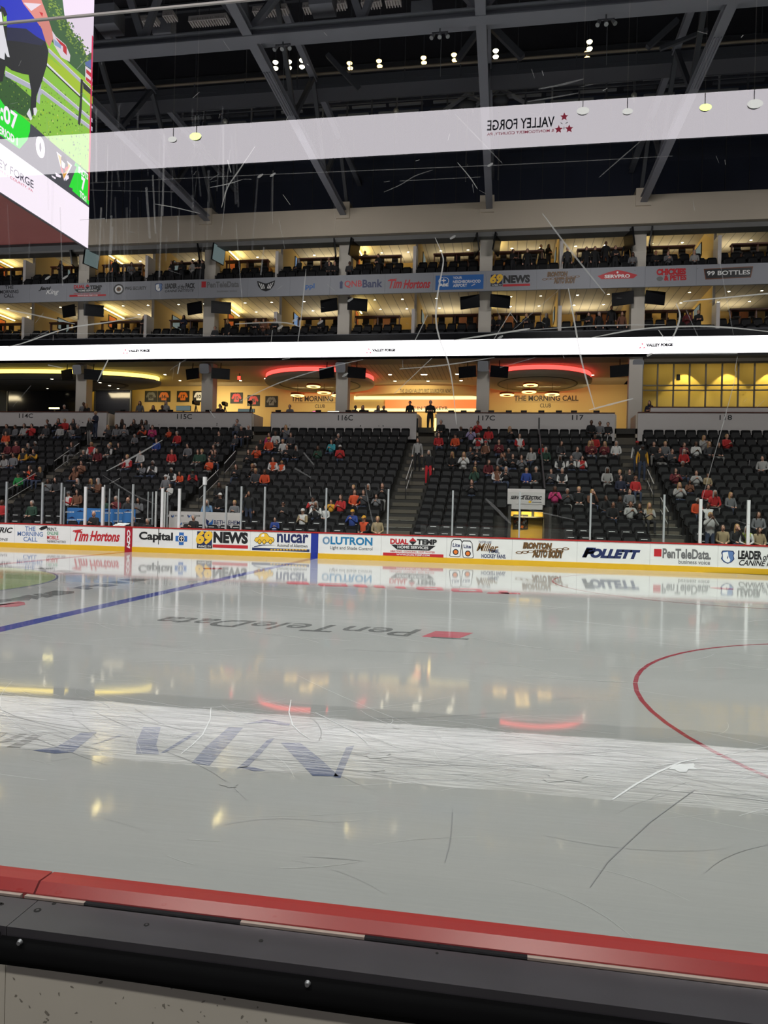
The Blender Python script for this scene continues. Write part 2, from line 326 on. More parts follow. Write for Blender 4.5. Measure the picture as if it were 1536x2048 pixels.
# skate cuts: thin raised snow lines
def strip(pts, wd, m, z):
    L = []; R_ = []
    for i, p in enumerate(pts):
        a = Vector(pts[max(i-1, 0)]); b_ = Vector(pts[min(i+1, len(pts)-1)]); t = (b_-a)
        if t.length < 1e-6: t = Vector((1, 0))
        t.normalize(); n = Vector((-t.y, t.x)); k = wd*(.35+.65*sin(pi*(i+.5)/len(pts)))
        L.append(Vector(p)+n*k/2); R_.append(Vector(p)-n*k/2)
    n = len(pts); ice.add([(q.x, q.y, z) for q in L+R_], [(i, i+1, i+1+n, i+n) for i in range(n-1)], m)
for k in range(1060):
    if k < 120: x = rnd.uniform(9, 19); y = rnd.uniform(-9.4, -8.1); ln_ = rnd.uniform(.8, 2.4); wd = rnd.uniform(.002, .0055)
    elif k < 830: x = rnd.uniform(9, 19.5); y = rnd.uniform(-9.4, -8.0) if k < 640 else rnd.uniform(-12, -3); ln_ = rnd.uniform(.12, 1.1); wd = rnd.uniform(.0012, .0042)
    else: x = rnd.uniform(-8, 27); y = rnd.uniform(-6, 11); ln_ = rnd.uniform(.4, 2.4); wd = rnd.uniform(.004, .010)
    a = rnd.choice((0, pi))+rnd.gauss(0, .35); cv = rnd.gauss(0, .5); pts = []
    for i in range(7):
        pts.append((x, y)); x += cos(a)*ln_/6; y += sin(a)*ln_/6; a += cv/6
    strip(pts, wd, (ICE_scr if k < 640 else ICE_sc2) if rnd.random() < .62 else ICE_scd, .002+k*1e-6)
def ptrail(px, wd, m):
    q = [UZ(x, y, 0) for x, y in px]; strip([(p.x, p.y) for p in q], wd, m, .0028)
ptrail([(1180, 1775), (1215, 1725), (1260, 1682), (1300, 1645), (1345, 1612), (1390, 1580)], .008, ICE_scd)
ptrail([(890, 1725), (898, 1695), (903, 1660), (905, 1620)], .006, ICE_scd)
ptrail([(422, 1416), (420, 1440), (405, 1470), (385, 1490), (362, 1508)], .012, ICE_scr)
ptrail([(582, 1400), (578, 1425), (585, 1450), (600, 1465), (622, 1480)], .012, ICE_scr)
ptrail([(630, 1425), (670, 1445), (710, 1465), (735, 1487)], .010, ICE_scr)
ptrail([(1225, 1600), (1270, 1570), (1315, 1545), (1360, 1525), (1395, 1518)], .02, ICE_scr)
for bx, by, s in ((757, 1512, 20), (795, 1455, 9), (1130, 1553, 40), (755, 1540, 12), (460, 1570, 16), (1365, 1535, 26)):
    q = []
    for i in range(14): a = 2*pi*i/14; rr = s*rnd.uniform(.55, 1.1); q.append((bx+rr*cos(a)*1.3, by+rr*sin(a)*.38))
    ipoly(q, ICE_scr if bx == 1365 else ICE, 0, 0, 1.0, .0032)
struct('floor', ice, 'ice sheet with blue line, face-off circles, painted lettering and skate cuts')
slab = MB(); slab.box(-45, 45, -42, 42, -.4, -.02, M_conc); struct('floor_base', slab)
# ---------------------------------------------------------------- far dasher boards
XL = lambda px: UY(px, 1100, YB).x
KZ = .205
def board(px0, px1, label, draw=None, face=None, kick=None, cap=True):
    x0, x1 = XL(px0), XL(px1)
    t = thing('dasher_board', ((x0+x1)/2, YB, 0), label, 'rink board', 'advertising boards along the far side')
    b = MB(); b.box(x0, x1, YB, YB+.13, KZ if not face else 0, BH-.05, face or M_white)
    if not face:
        b.box(x0, x0+.006, YB-.001, YB, KZ, BH-.05, M_ig)
    b.build('facing', t)
    if not face: k = MB(); k.box(x0, x1, YB-.012, YB+.13, 0, KZ, M_yellow); k.build('kick_plate', t)
    c = MB(); c.box(x0, x1, YB-.012, YB+.15, BH-.05, BH, M_red); c.build('cap_rail', t)
    if draw:
        a = MB(); draw(a); a.build('lettering', t)
    return t
Y = YB
def T_(mb, s, x0, y0, x1, y1, m, bold=0.0, shear=0.0, e=.004): ytext(mb, s, x0, y0, x1, y1, Y, m, bold, shear, e)
def R_(mb, x0, y0, x1, y1, m, e=.003): yrect(mb, x0, y0, x1, y1, Y, m, e)
def script(mb, x0, y0, x1, y1, m, Yp):
    # brush-script lettering: slanted heavy strokes with swashes
    xm = x0+(x1-x0)*.36
    ytext(mb, 'Tim', x0+(x1-x0)*.03, y0+(y1-y0)*.04, xm-(x1-x0)*.03, y1-(y1-y0)*.02, Yp, m, .035, .35); ytext(mb, 'Hortons', xm, y0+(y1-y0)*.1, x1, y1, Yp, m, .035, .35)
    ypoly(mb, (x0, y0, x1, y1), [(-.01, .78), (.2, .97), (.2, 1.04), (0, .9)], Yp, m); ypoly(mb, (x0, y0, x1, y1), [(.36, .45), (.5, .52), (.62, .5), (.62, .58), (.5, .6), (.37, .53)], Yp, m)
def d_a(a): T_(a, 'ELECTRIC', -46, 1054, 26, 1065, M_k, .03, .3); T_(a, 'COMMUNICATIONS', -72, 1075, 16, 1080, M_k, .01, .2)
def d_b(a):
    T_(a, 'THE', 50, 1053, 71, 1062, M_mb, .015); T_(a, 'MORNING', 35, 1063.5, 86, 1072.5, M_mb, .015); T_(a, 'CALL', 47, 1074, 75, 1083, M_mb, .015)
    ypoly(a, (78, 1051, 95, 1061), [(0, .3), (.3, .75), (.9, 1), (1, .75), (.95, .5), (.3, 0)], Y, M_k)
    T_(a, 'PRINT.', 94, 1055, 114, 1062, M_k, .02); T_(a, 'ONLINE', 94, 1063, 117, 1070, M_greenink, .02); T_(a, 'MOBILE.', 94, 1071.5, 118, 1079, M_ired, .02); T_(a, 'THE PERFECT HAT TRICK', 94, 1081, 132, 1085.5, M_k, .01)
def d_c(a): script(a, 146, 1060, 240, 1083, M_ired, Y)
def d_ccm(a):
    x0, x1, z0, z1 = XL(253.5), XL(260), BH-.14, BH-.9
    put_text(a, 'CCM', lambda u, v: (x0+(x1-x0)*v, YB-.006, z0+(z1-z0)*u), M_w2, .05, .2)
def d_d(a):
    T_(a, 'Capital', 278, 1064, 346, 1085, M_k, .035); R_(a, 316.5, 1057, 318, 1089, M_k)
    R_(a, 358, 1065, 367.5, 1090, M_iblue); R_(a, 351, 1072, 374.5, 1083, M_iblue); ydisc(a, (356.5, 1070.5, 369, 1084.5), Y, M_w2, .005, 20, .8); R_(a, 362, 1073, 364, 1082, M_w2, .005); R_(a, 360, 1076, 366, 1077.5, M_w2, .005)
def news(a, x0, y0, x1, y1, Yp):
    w_ = x1-x0; h = y1-y0; A = lambda u: x0+w_*u; B = lambda v: y0+h*v
    yrect(a, A(.02), B(.05), A(.31), B(.97), Yp, M_navy); ytext(a, '69', A(0), B(0), A(.32), B(.78), Yp, M_gold, .06, .15, .006)
    yrect(a, A(.02), B(.80), A(.31), B(.98), Yp, M_k, .006); ytext(a, 'WFMZ-TV', A(.04), B(.83), A(.29), B(.95), Yp, M_w2, .01, 0, .008)
    ytext(a, 'NEWS', A(.335), B(.08), A(1), B(.72), Yp, M_k, .06); yrect(a, A(.32), B(.80), A(1), B(.98), Yp, M_ired)
def d_e(a): news(a, 392, 1061, 496, 1097, Y)
def d_f(a):
    bx = (509, 1066, 548, 1089)
    ypoly(a, bx, [(0, .35), (.06, .55), (.2, .62), (.3, .9), (.45, 1), (.62, .97), (.75, .68), (.95, .6), (1, .42), (.97, .25), (.1, .2)], Y, M_gold, .004)
    ypoly(a, bx, [(-.02, .33), (.05, .58), (.19, .65), (.29, .93), (.45, 1.04), (.63, 1.0), (.77, .71), (.97, .63), (1.03, .42), (.99, .21), (.1, .16)], Y, M_k, .003)
    for c in (.26, .5, .82): ydisc(a, (509+39*(c-.1), 1079, 509+39*(c+.1), 1088.5), Y, M_k, .005, 14); ydisc(a, (509+39*(c-.075), 1080, 509+39*(c+.075), 1087.5), Y, M_gold, .006, 14)
    ypoly(a, bx, [(.33, .68), (.38, .88), (.5, .92), (.5, .68)], Y, M_w2, .006)
    T_(a, 'nucar', 554, 1068, 617, 1086, M_navy, .03); T_(a, 'Automall of Allentown', 554, 1088, 615, 1094.5, M_k, .01)
    ypoly(a, (508, 1088, 552, 1095), [(0, 0), (.4, .55), (1, .75), (.4, .8), (0, .25)], Y, M_navy); R_(a, 504, 1097, 619, 1102, M_navy); [R_(a, 541+q*6.2, 1098.6, 545.5+q*6.2, 1100.6, M_gold, .005) for q in range(12)]
def d_g(a):
    for k in range(20):
        t = 2*pi*k/20; c, s = cos(t), sin(t); f = on_y(645, 1073, 660, 1089, Y, .004)
        a.poly([f(.5+.5*(r*c-q*s), .5+.5*(r*s+q*c)) for r, q in ((.55, -.07), (1, -.09), (1, .09), (.55, .07))], M_teal)
    T_(a, 'LUTRON', 661, 1074, 745, 1090, M_teal, .035); T_(a, 'Light and Shade Control', 660, 1093, 745, 1101.5, M_ig, .015)
def dual(a, x0, y0, x1, y1, Yp):
    w_ = x1-x0; h = y1-y0; A = lambda u: x0+w_*u; B = lambda v: y0+h*v
    ytext(a, 'DUAL', A(.12), B(.0), A(.42), B(.31), Yp, M_ired, .05); ytext(a, 'TEMP', A(.56), B(.03), A(.89), B(.34), Yp, M_k, .05)
    bx = (A(.43), B(-.07), A(.555), B(.36)); ypoly(a, bx, [(.5, 1), (1, .5), (0, .5)], Yp, M_ired, .004); ypoly(a, bx, [(.5, 0), (1, .47), (0, .47)], Yp, M_k, .004)
    ypoly(a, (A(.13), B(.36), A(.87), B(.64)), [(0, 1), (1, 1), (.86, 0), (.14, 0)], Yp, M_k); ytext(a, 'HOME SERVICES', A(.24), B(.41), A(.75), B(.57), Yp, M_w2, .02, 0, .006)
    ytext(a, 'HEATING  COOLING  HOT WATER', A(.12), B(.68), A(.86), B(.78), Yp, M_ired, .015); yrect(a, A(0), B(.83), A(1), B(1), Yp, M_ired); ytext(a, 'WWW.DUALTEMP.COM', A(.22), B(.86), A(.77), B(.96), Yp, M_w2, .02, 0, .006)
def d_h(a): dual(a, 766, 1077.5, 887, 1113, Y)
def d_i(a):
    for (bx, s) in (((899, 1078, 925, 1114), .16), ((922, 1081, 948, 1116), -.16)):
        sh = lambda u, v: (u+s*(v-.5), v)
        ypoly(a, bx, [sh(*p) for p in ((.08, .05), (.2, 0), (.8, 0), (.92, .05), (.92, .85), (.78, 1), (.22, 1), (.08, .85))], Y, M_k, .003); ypoly(a, bx, [sh(*p) for p in ((.13, .07), (.22, .03), (.78, .03), (.87, .07), (.87, .83), (.75, .94), (.25, .94), (.13, .83))], Y, M_w2, .004)
        f = on_y(*bx, Y, .005); put_text(a, 'Lite', lambda u, v: f(*sh(.22+.56*u, .55+.22*v)), M_navy, .03)
        cx = bx[0]+(bx[2]-bx[0])*(.5+s*(.33-.5)); ydisc(a, (cx-6, bx[1]+20, cx+6, bx[1]+32), Y, M_k, .005, 16); ydisc(a, (cx-4, bx[1]+22, cx+4, bx[1]+30), Y, M_orange, .006, 16)
    T_(a, 'TASTES LIKE', 957, 1082, 983, 1086.5, M_navy, .01); T_(a, 'Miller', 953, 1087, 997, 1103, M_brown, .02, .4); T_(a, 'TIME,', 976, 1099, 999, 1107.5, M_navy, .03); T_(a, 'HOCKEY FANS.', 963, 1108.5, 1012, 1116.5, M_navy, .03)
def ironton(a, x0, y0, x1, y1, Yp):
    w_ = x1-x0; h = y1-y0; A = lambda u: x0+w_*u; B = lambda v: y0+h*v
    for e, m, bo in ((.004, M_k, .09), (.006, M_brown, .035)):
        ytext(a, 'IRONTON', A(.13), B(.0), A(.66), B(.42), Yp, m, bo, .2, e); ytext(a, 'AUTO BODY', A(.3), B(.46), A(.87), B(.97), Yp, m, bo, .2, e)
    for k in range(9): ydisc(a, (A(.0+.105*k), B(.62-.03*k-.07), A(.13+.105*k), B(.62-.03*k+.10)), Yp, M_brown, .0035, 12, .6)
def d_j(a): ironton(a, 1031, 1085, 1142, 1117, Y)
def d_k(a): T_(a, 'FOLLETT', 1166, 1098, 1281, 1117, M_navy, .07, .3); T_(a, 'F', 1164, 1095, 1192, 1115, M_navy, .07, .3)
def d_l(a): R_(a, 1308, 1098, 1323, 1113, M_ired); T_(a, 'PenTeleData.', 1325, 1098, 1422, 1118, M_ig, .035); T_(a, 'business voice', 1357, 1120, 1420, 1128.5, M_ig, .012)
def shield(a, bx, Yp, e=0):
    P1 = [(.1, .95), (.5, .97), (.9, .95), (1, .78), (.92, .6), (1, .35), (.8, .12), (.5, 0), (.2, .12), (0, .35), (.08, .6), (0, .78)]
    ypoly(a, bx, P1, Yp, M_navy, .003+e); ypoly(a, bx, [(.5+(u-.5)*.86, .5+(v-.5)*.88) for u, v in P1], Yp, M_mb, .004+e); ypoly(a, bx, [(.12, .8), (.5, .88), (.56, .5), (.7, .3), (.62, .1), (.4, .1), (.15, .3)], Yp, M_w2, .005+e); ypoly(a, bx, [(.44, .4), (.5, .62), (.53, .45), (.48, .33)], Yp, M_navy, .006+e)
def d_m(a): shield(a, (1442, 1100, 1469, 1127.5), Y); T_(a, 'LEADER', 1476, 1101.5, 1524, 1119, M_k, .05); T_(a, 'of the', 1526, 1108, 1554, 1121, M_k, .02, .3); T_(a, 'PACK', 1556, 1103.5, 1596, 1122, M_k, .05); T_(a, 'CANINE INSTITUTE', 1478, 1121.5, 1604, 1133, M_k, .02, .35)
board(-420, -62, 'white rink board with yellow kick strip, far left end beyond the boards with writing')
board(-62, 28, 'white rink board with black slanted capitals cut by the left edge', d_a)
board(28, 140, 'white rink board with blue serif title and stacked coloured words', d_b)
board(140, 249.2, 'white rink board with red brush-script lettering left of the red stripe', d_c)
board(249.2, 264.0, 'narrow red board panel at the centre line with sideways white letters', d_ccm, M_redline)
board(264.0, 384, 'white rink board with black lettering beside a blue cross emblem', d_d)
board(384, 500, 'white rink board with yellow number 69 and black NEWS over red bar', d_e)
board(500, 621.4, 'white rink board with yellow cartoon car and navy lettering', d_f)
board(621.4, 636, 'narrow plain blue board panel at the blue line', None, M_blue)
board(636, 762, 'white rink board with teal lettering and ring of rays', d_g)
board(762, 893, 'white rink board with red and black lettering above a red web-address bar', d_h)
board(893, 1024, 'white rink board with two white drink cans leaning together', d_i)
board(1024, 1154, 'white rink board with brown outlined lettering and a hooked chain', d_j)
board(1154, 1300, 'white rink board with one navy slanted word in heavy capitals', d_k)
board(1300, 1436, 'white rink board with red square before grey lettering', d_l)
board(1436, 1640, 'white rink board with blue shield emblem at the right edge', d_m)
board(1640, 2100, 'white rink board with yellow kick strip, far right end beyond the shield emblem')

# ---------------------------------------------------------------- far glass and posts
GY = YB+.07; GT = 2.74
posts = [(11, 0), (83, 1), (121, 0), (169, 2), (204, 2), (264, 1), (323, 2), (357, 2), (407, 3), (451, 1), (481, 1), (528, 0), (651, 0), (775, 0), (904, 0), (1038, 0), (1180, 0), (1327, 1), (1400, 2), (1496, 2)]
pxs = []
PLAB = {0: 'grey aluminium glass post on the far boards', 1: 'pale glass post on the far boards', 2: 'thick white glass post on the far boards', 3: 'tall grey post with white capped top'}
names_between = [(0, 'left edge of the boards'), (95, 'blue serif title board'), (146, 'red script board'), (250, 'red stripe'), (264, 'blue cross board'), (385, 'yellow 69 board'), (500, 'yellow car board'), (636, 'teal lettering board'), (762, 'red web-address board'), (895, 'two drink cans board'), (1025, 'brown chain board'), (1155, 'navy word board'), (1300, 'red square board'), (1436, 'blue shield board')]
def over(px):
    r = names_between[0][1]
    for a, n in names_between:
        if px >= a: r = n
    return r
cnt = {}
for px, k in posts:
    P = UY(px, 1070, GY); pxs.append(P.x); r = (.03, .032, .05, .04)[k]; mb = MB(); m = (M_post, M_post, M_postw, M_post)[k]
    top = GT+(.02 if k != 2 else -.12) + (.35 if k == 3 else 0)
    mb.box(P.x-r, P.x+r, GY-.03, GY+.05, BH, top, m)
    if k == 3: mb.box(P.x-.06, P.x+.06, GY-.06, GY+.08, top-.32, top, M_postw)
    key = (PLAB[k], over(px)); cnt[key] = cnt.get(key, 0)+1
    tag(mb.build('glass_post'), '%s above the %s%s' % (PLAB[k], over(px), '' if cnt[key] == 1 else ', '+ORD[cnt[key]-1]+' from left'), 'post', 'posts of the far rink glass')
ends = [XL(-420)]+pxs+[XL(2100)]
for i, (a, b) in enumerate(zip(ends, ends[1:])):
    if 9 <= i <= 9: pass
    mb = MB(); mb.box(a+.035, b-.035, GY, GY+.012, BH, GT, M_glass)
    tag(mb.build('rink_glass'), 'clear rink glass pane, %s along the far boards from the left' % ORD[i], 'glass pane', 'panes of the far rink glass')
# penalty boxes and timekeeper behind the glass
BY = YB+1.55
def backpost(px, z1, m, r=.025):
    P = UY(px, 1050, BY); mb = MB(); mb.box(P.x-r, P.x+r, BY-r, BY+r, .2, z1, m); return mb
for i, (px, z1, m, r) in enumerate([(127.5, 2.62, M_post, .025), (207.5, 2.75, M_postw, .022), (218, 2.6, M_post, .025), (236, 2.6, M_post, .022), (295, 2.5, M_post, .02), (304, 2.5, M_post, .02), (311, 2.52, M_postw, .03), (329, 2.5, M_postw, .025), (334, 2.5, M_post, .025)]):
    tag(backpost(px, z1, m, r).build('penalty_box_post'), 'slim post of the penalty box glass, %s from the left behind the boards' % ORD[i], 'post', 'slim posts behind the boards')
def backboard(px0, py0, px1, py1, m, label, draw):
    yy = BY+.25; f = on_y(px0, py0, px1, py1, yy, 0); a = f(0, 0); b = f(1, 1); t = thing('bench_backdrop', ((a[0]+b[0])/2, yy, .2), label, 'sign board')
    mb = MB(); mb.box(a[0], b[0], yy, yy+.05, .2, b[2], m); mb.build('backing', t); l = MB(); draw(l, yy); l.build('lettering', t)
M_pblue = mat('panel_blue', rgb(60, 122, 190), .55, noise=.03)
def dr1(l, yy):
    for x, y in ((140, 1024), (163, 1039), (192, 1022), (214, 1026), (238, 1026), (258, 1024), (143, 1040), (236, 1042), (215, 1044)): [ypoly(l, (x-9+q*3, y-1.2, x-6.6+q*3, y+1.2), [(0, .1), (.8, 0), (1, .8), (.3, 1)], yy, M_w2, .005) for q in range(6)]
    for x, y in ((160, 1023), (143, 1036), (215, 1022), (255, 1023)): ypoly(l, (x-7, y-3, x+7, y+1), [(0, .1), (.6, 1), (1, .2)], yy, M_navy, .006)
backboard(134, 1017, 270, 1062, M_pblue, 'bright blue board with small white words behind the red script board', dr1)
def leaf(l, bx, yy):
    ypoly(l, bx, [(0, 1), (0, .5), (.2, .1), (.5, 0), (.35, .5), (.45, .72)], yy, M_navy, .005); ypoly(l, bx, [(1, 1), (1, .45), (.8, .1), (.5, 0), (.42, .4), (.7, .62)], yy, M_iblue, .005)
def dr2(l, yy):
    leaf(l, (412, 1038, 426, 1053), yy); ytext(l, 'BETHLEHEM', 428, 1041, 480, 1049, yy, M_navy, .01); ytext(l, 'LANDFILL', 427, 1051, 463, 1056, yy, M_navy, .01)
    for x, y in ((342, 1029), (375, 1029), (358, 1044)): leaf(l, (x, y, x+6, y+6), yy); ytext(l, 'BETHLEHEM', x+8, y+1, x+25, y+4, yy, M_ig, .01)
backboard(338, 1024, 483, 1068, M_panel, 'white board with blue leaf emblem and serif lettering behind the glass', dr2)
# papers on the timekeeper table
tb = MB(); a = UY(222, 1052, YB+.5); b = UY(262, 1052, YB+.5); tb.box(a.x, b.x, YB+.3, YB+.9, .98, 1.03, M_frame); tb.box(a.x+.03, a.x+.1, YB+.5, YB+.6, .2, .98, M_frame); tb.box(b.x-.1, b.x-.03, YB+.5, YB+.6, .2, .98, M_frame)
tag(tb.build('timekeeper_table'), 'black table behind the boards left of the red stripe', 'table')
for i, (p0, p1) in enumerate(((228, 238), (239, 251))):
    a = UY(p0, 1052, YB+.5); b = UY(p1, 1052, YB+.5); mb = MB(); mb.add([(a.x, YB+.36, 1.035), (b.x, YB+.36, 1.035), (b.x+.15, YB+.62, 1.15), (a.x+.15, YB+.62, 1.15), (a.x, YB+.36, 1.028), (b.x, YB+.36, 1.028), (b.x+.15, YB+.62, 1.143), (a.x+.15, YB+.62, 1.143)], [(0, 1, 2, 3), (7, 6, 5, 4), (0, 4, 5, 1), (2, 6, 7, 3)], M_w2)
    tag(mb.build('score_sheet'), ('left' if i == 0 else 'right')+' one of two tilted white score sheets on the timekeeper table', 'paper')

# ---------------------------------------------------------------- near boards
nX0, nX1 = 9.0, 20.0
cap = MB()
for x0, x1 in ((nX0, 14.045), (14.05, nX1)):
    M = [(x0, -YB), (x1, -YB)]
    prof = [(-12.952, 1.0), (-12.952, 1.031), (-13.000, 1.034), (-13.004, 1.030), (-13.018, 1.016), (-13.018, .96)]
    vs = [(x0, y, z) for y, z in prof]+[(x1, y, z) for y, z in prof]; n = len(prof)
    cap.add(vs, [(i, i+1, i+1+n, i+n) for i in range(n-1)]+[tuple(range(n)), tuple(range(2*n-1, n-1, -1))], M_red)
nb = thing('dasher_board', (15, -13.05, 0), 'near rink board with red cap, grey sill, black rubber flap and scuffed back panel', 'rink board')
cap.build('cap_rail', nb)
g = MB()
M_gask = mat('gasket_pale', rgb(178, 160, 150), .6); 
for x0, x1, m in ((nX0, 14.02, M_gask), (14.03, 14.17, M_gask), (14.17, 14.52, M_dark), (14.52, 14.78, M_gask), (14.78, 15.10, M_dark), (15.10, nX1, M_gask)): g.box(x0, x1, -13.027, -13.018, .96, 1.013, m)
g.box(nX0, nX1, -13.036, -13.027, .96, 1.008, M_dark); g.build('glass_gasket', nb)
s_ = MB()
for x0, x1 in ((nX0, 14.068), (14.0695, nX1)): s_.box(x0, x1, -13.135, -13.036, .985, 1.012, M_sill)
M_hole = mat('bolt_hole', (.004, .004, .004), .8)
for px, py, r in ((75, 1820, .0075), (108, 1807, .0045), (0, 1807, .005), (293, 1849, .0055), (522, 1881, .0045), (874, 1906, .003), (4, 1808, .004)):
    p = UZ(px, py, 1.0125); s_.cyl((p.x, p.y, 1.0115), (p.x, p.y, 1.0126), r, M_hole, 14)
    if r > .005: s_.cyl((p.x, p.y, 1.0116), (p.x, p.y, 1.0129), r*.45, M_sill, 10)
s_.build('sill', nb)
fl = MB()
fl.box(nX0, 14.055, -13.146, -13.130, .955, 1.0, M_dark)
xs = [14.06+.06*i for i in range(101)]; vs = []
for i, x in enumerate(xs):
    zb = .945+.003*sin(i*.35)
    vs += [(x, -13.137, .995), (x, -13.148, .985), (x, -13.153-.002*sin(i*.2), .965), (x, -13.150-.003*sin(i*.23), zb), (x, -13.144, zb)]
fl.add(vs, [(i*5+k, i*5+k+1, i*5+k+6, i*5+k+5) for i in range(100) for k in range(4)], M_dark, True)
fl.build('rubber_flap', nb)
for px, py in ((39, 1885), (615, 1968)):
    p = UY(px, py, -13.152); bo = MB(); bo.cyl((p.x, -13.150, p.z), (p.x, -13.156, p.z), .006, M_steel, 12, .004); bo.build('bolt', nb)
bp = MB(); bp.box(nX0, 14.068, -13.135, -13.12, 0, .985, M_backp); bp.box(14.0695, nX1, -13.135, -13.12, 0, .985, M_backp)
M_scuff = mat('scuff', rgb(128, 124, 114), .8)
for k in range(46):
    px = rnd.uniform(20, 560); py = rnd.uniform(1940, 2046); p = UY(px, py, -13.1355); r = rnd.uniform(.001, .004); q = []
    el = rnd.uniform(1, 2.6); an = rnd.uniform(0, pi)
    for i in range(8): t = 2*pi*i/8; rr = r*rnd.uniform(.4, 1.1); q.append((p.x+rr*el*cos(t)*cos(an)-rr*sin(t)*sin(an), -13.1356-k*1e-6, p.z+rr*el*cos(t)*sin(an)+rr*sin(t)*cos(an)))
    bp.poly(q, M_scuff)
bp.build('back_panel', nb)
core = MB(); core.box(nX0, nX1, -13.12, -12.954, 0, .96, M_white); core.build('facing', nb)

# near glass, scratched -------------------------------------------------
gy0, gy1 = -13.034, -13.022; GTOP = UY(280, 22, -13.028).z
pane = MB(); pane.box(nX0, nX1, gy0, gy1, .99, GTOP-.004, M_nback); pane.m[2] = pane.mi(M_nglass)
def thin(name, col, alpha):
    m = bpy.data.materials.new(name); m.use_nodes = True; nt = m.node_tree; nt.nodes.clear()
    out = nt.nodes.new('ShaderNodeOutputMaterial'); mix = nt.nodes.new('ShaderNodeMixShader'); tr = nt.nodes.new('ShaderNodeBsdfTransparent'); ad = nt.nodes.new('ShaderNodeMixShader'); df = nt.nodes.new('ShaderNodeBsdfDiffuse'); tl = nt.nodes.new('ShaderNodeBsdfTranslucent')
    df.inputs[0].default_value = (*col, 1); tl.inputs[0].default_value = (*col, 1); ad.inputs[0].default_value = .6; mix.inputs[0].default_value = alpha
    nt.links.new(df.outputs[0], ad.inputs[1]); nt.links.new(tl.outputs[0], ad.inputs[2]); nt.links.new(tr.outputs[0], mix.inputs[1]); nt.links.new(ad.outputs[0], mix.inputs[2]); nt.links.new(mix.outputs[0], out.inputs[0])
    return m
S1 = thin('scratch_strong', (.97, .97, .97), .8); S2 = thin('scratch_mid', (.95, .95, .97), .5); S3 = thin('scratch_faint', (.92, .92, .96), .2); S4 = thin('scratch_haze', (.9, .9, .98), .06); SE = mat('pane_edge', rgb(205, 200, 200), .4)
pane.box(nX0, nX1, gy0-.001, gy0+.004, GTOP-.004, GTOP, SE)
zoff = [0]
def scr(px, wd, m):
    zoff[0] += 1; yy = gy1+.0004+zoff[0]*4e-6
    pts = [UY(x, y, yy) for x, y in px]
    if len(pts) > 2:   # smooth
        q = []
        for i in range(len(pts)-1):
            p0 = pts[max(i-1, 0)]; p1 = pts[i]; p2 = pts[i+1]; p3 = pts[min(i+2, len(pts)-1)]
            for k in range(4):
                t = k/4; q.append(.5*((2*p1)+(p2-p0)*t+(2*p0-5*p1+4*p2-p3)*t*t+(3*p1-p0-3*p2+p3)*t*t*t))
        pts = q+[pts[-1]]
    A = []; B = []; n = len(pts); wd = wd*.00102
    for i, p in enumerate(pts):
        d = (pts[min(i+1, n-1)]-pts[max(i-1, 0)]).normalized(); e = Vector((-d.z, 0, d.x)); k = wd/2*(.4+.6*sin(pi*(i+.3)/(n-.4)))*rnd.uniform(.8, 1.15)
        A.append(p+e*k); B.append(p-e*k)
    pane.add(A+B, [(i, i+1, i+1+n, i+n) for i in range(n-1)], m)
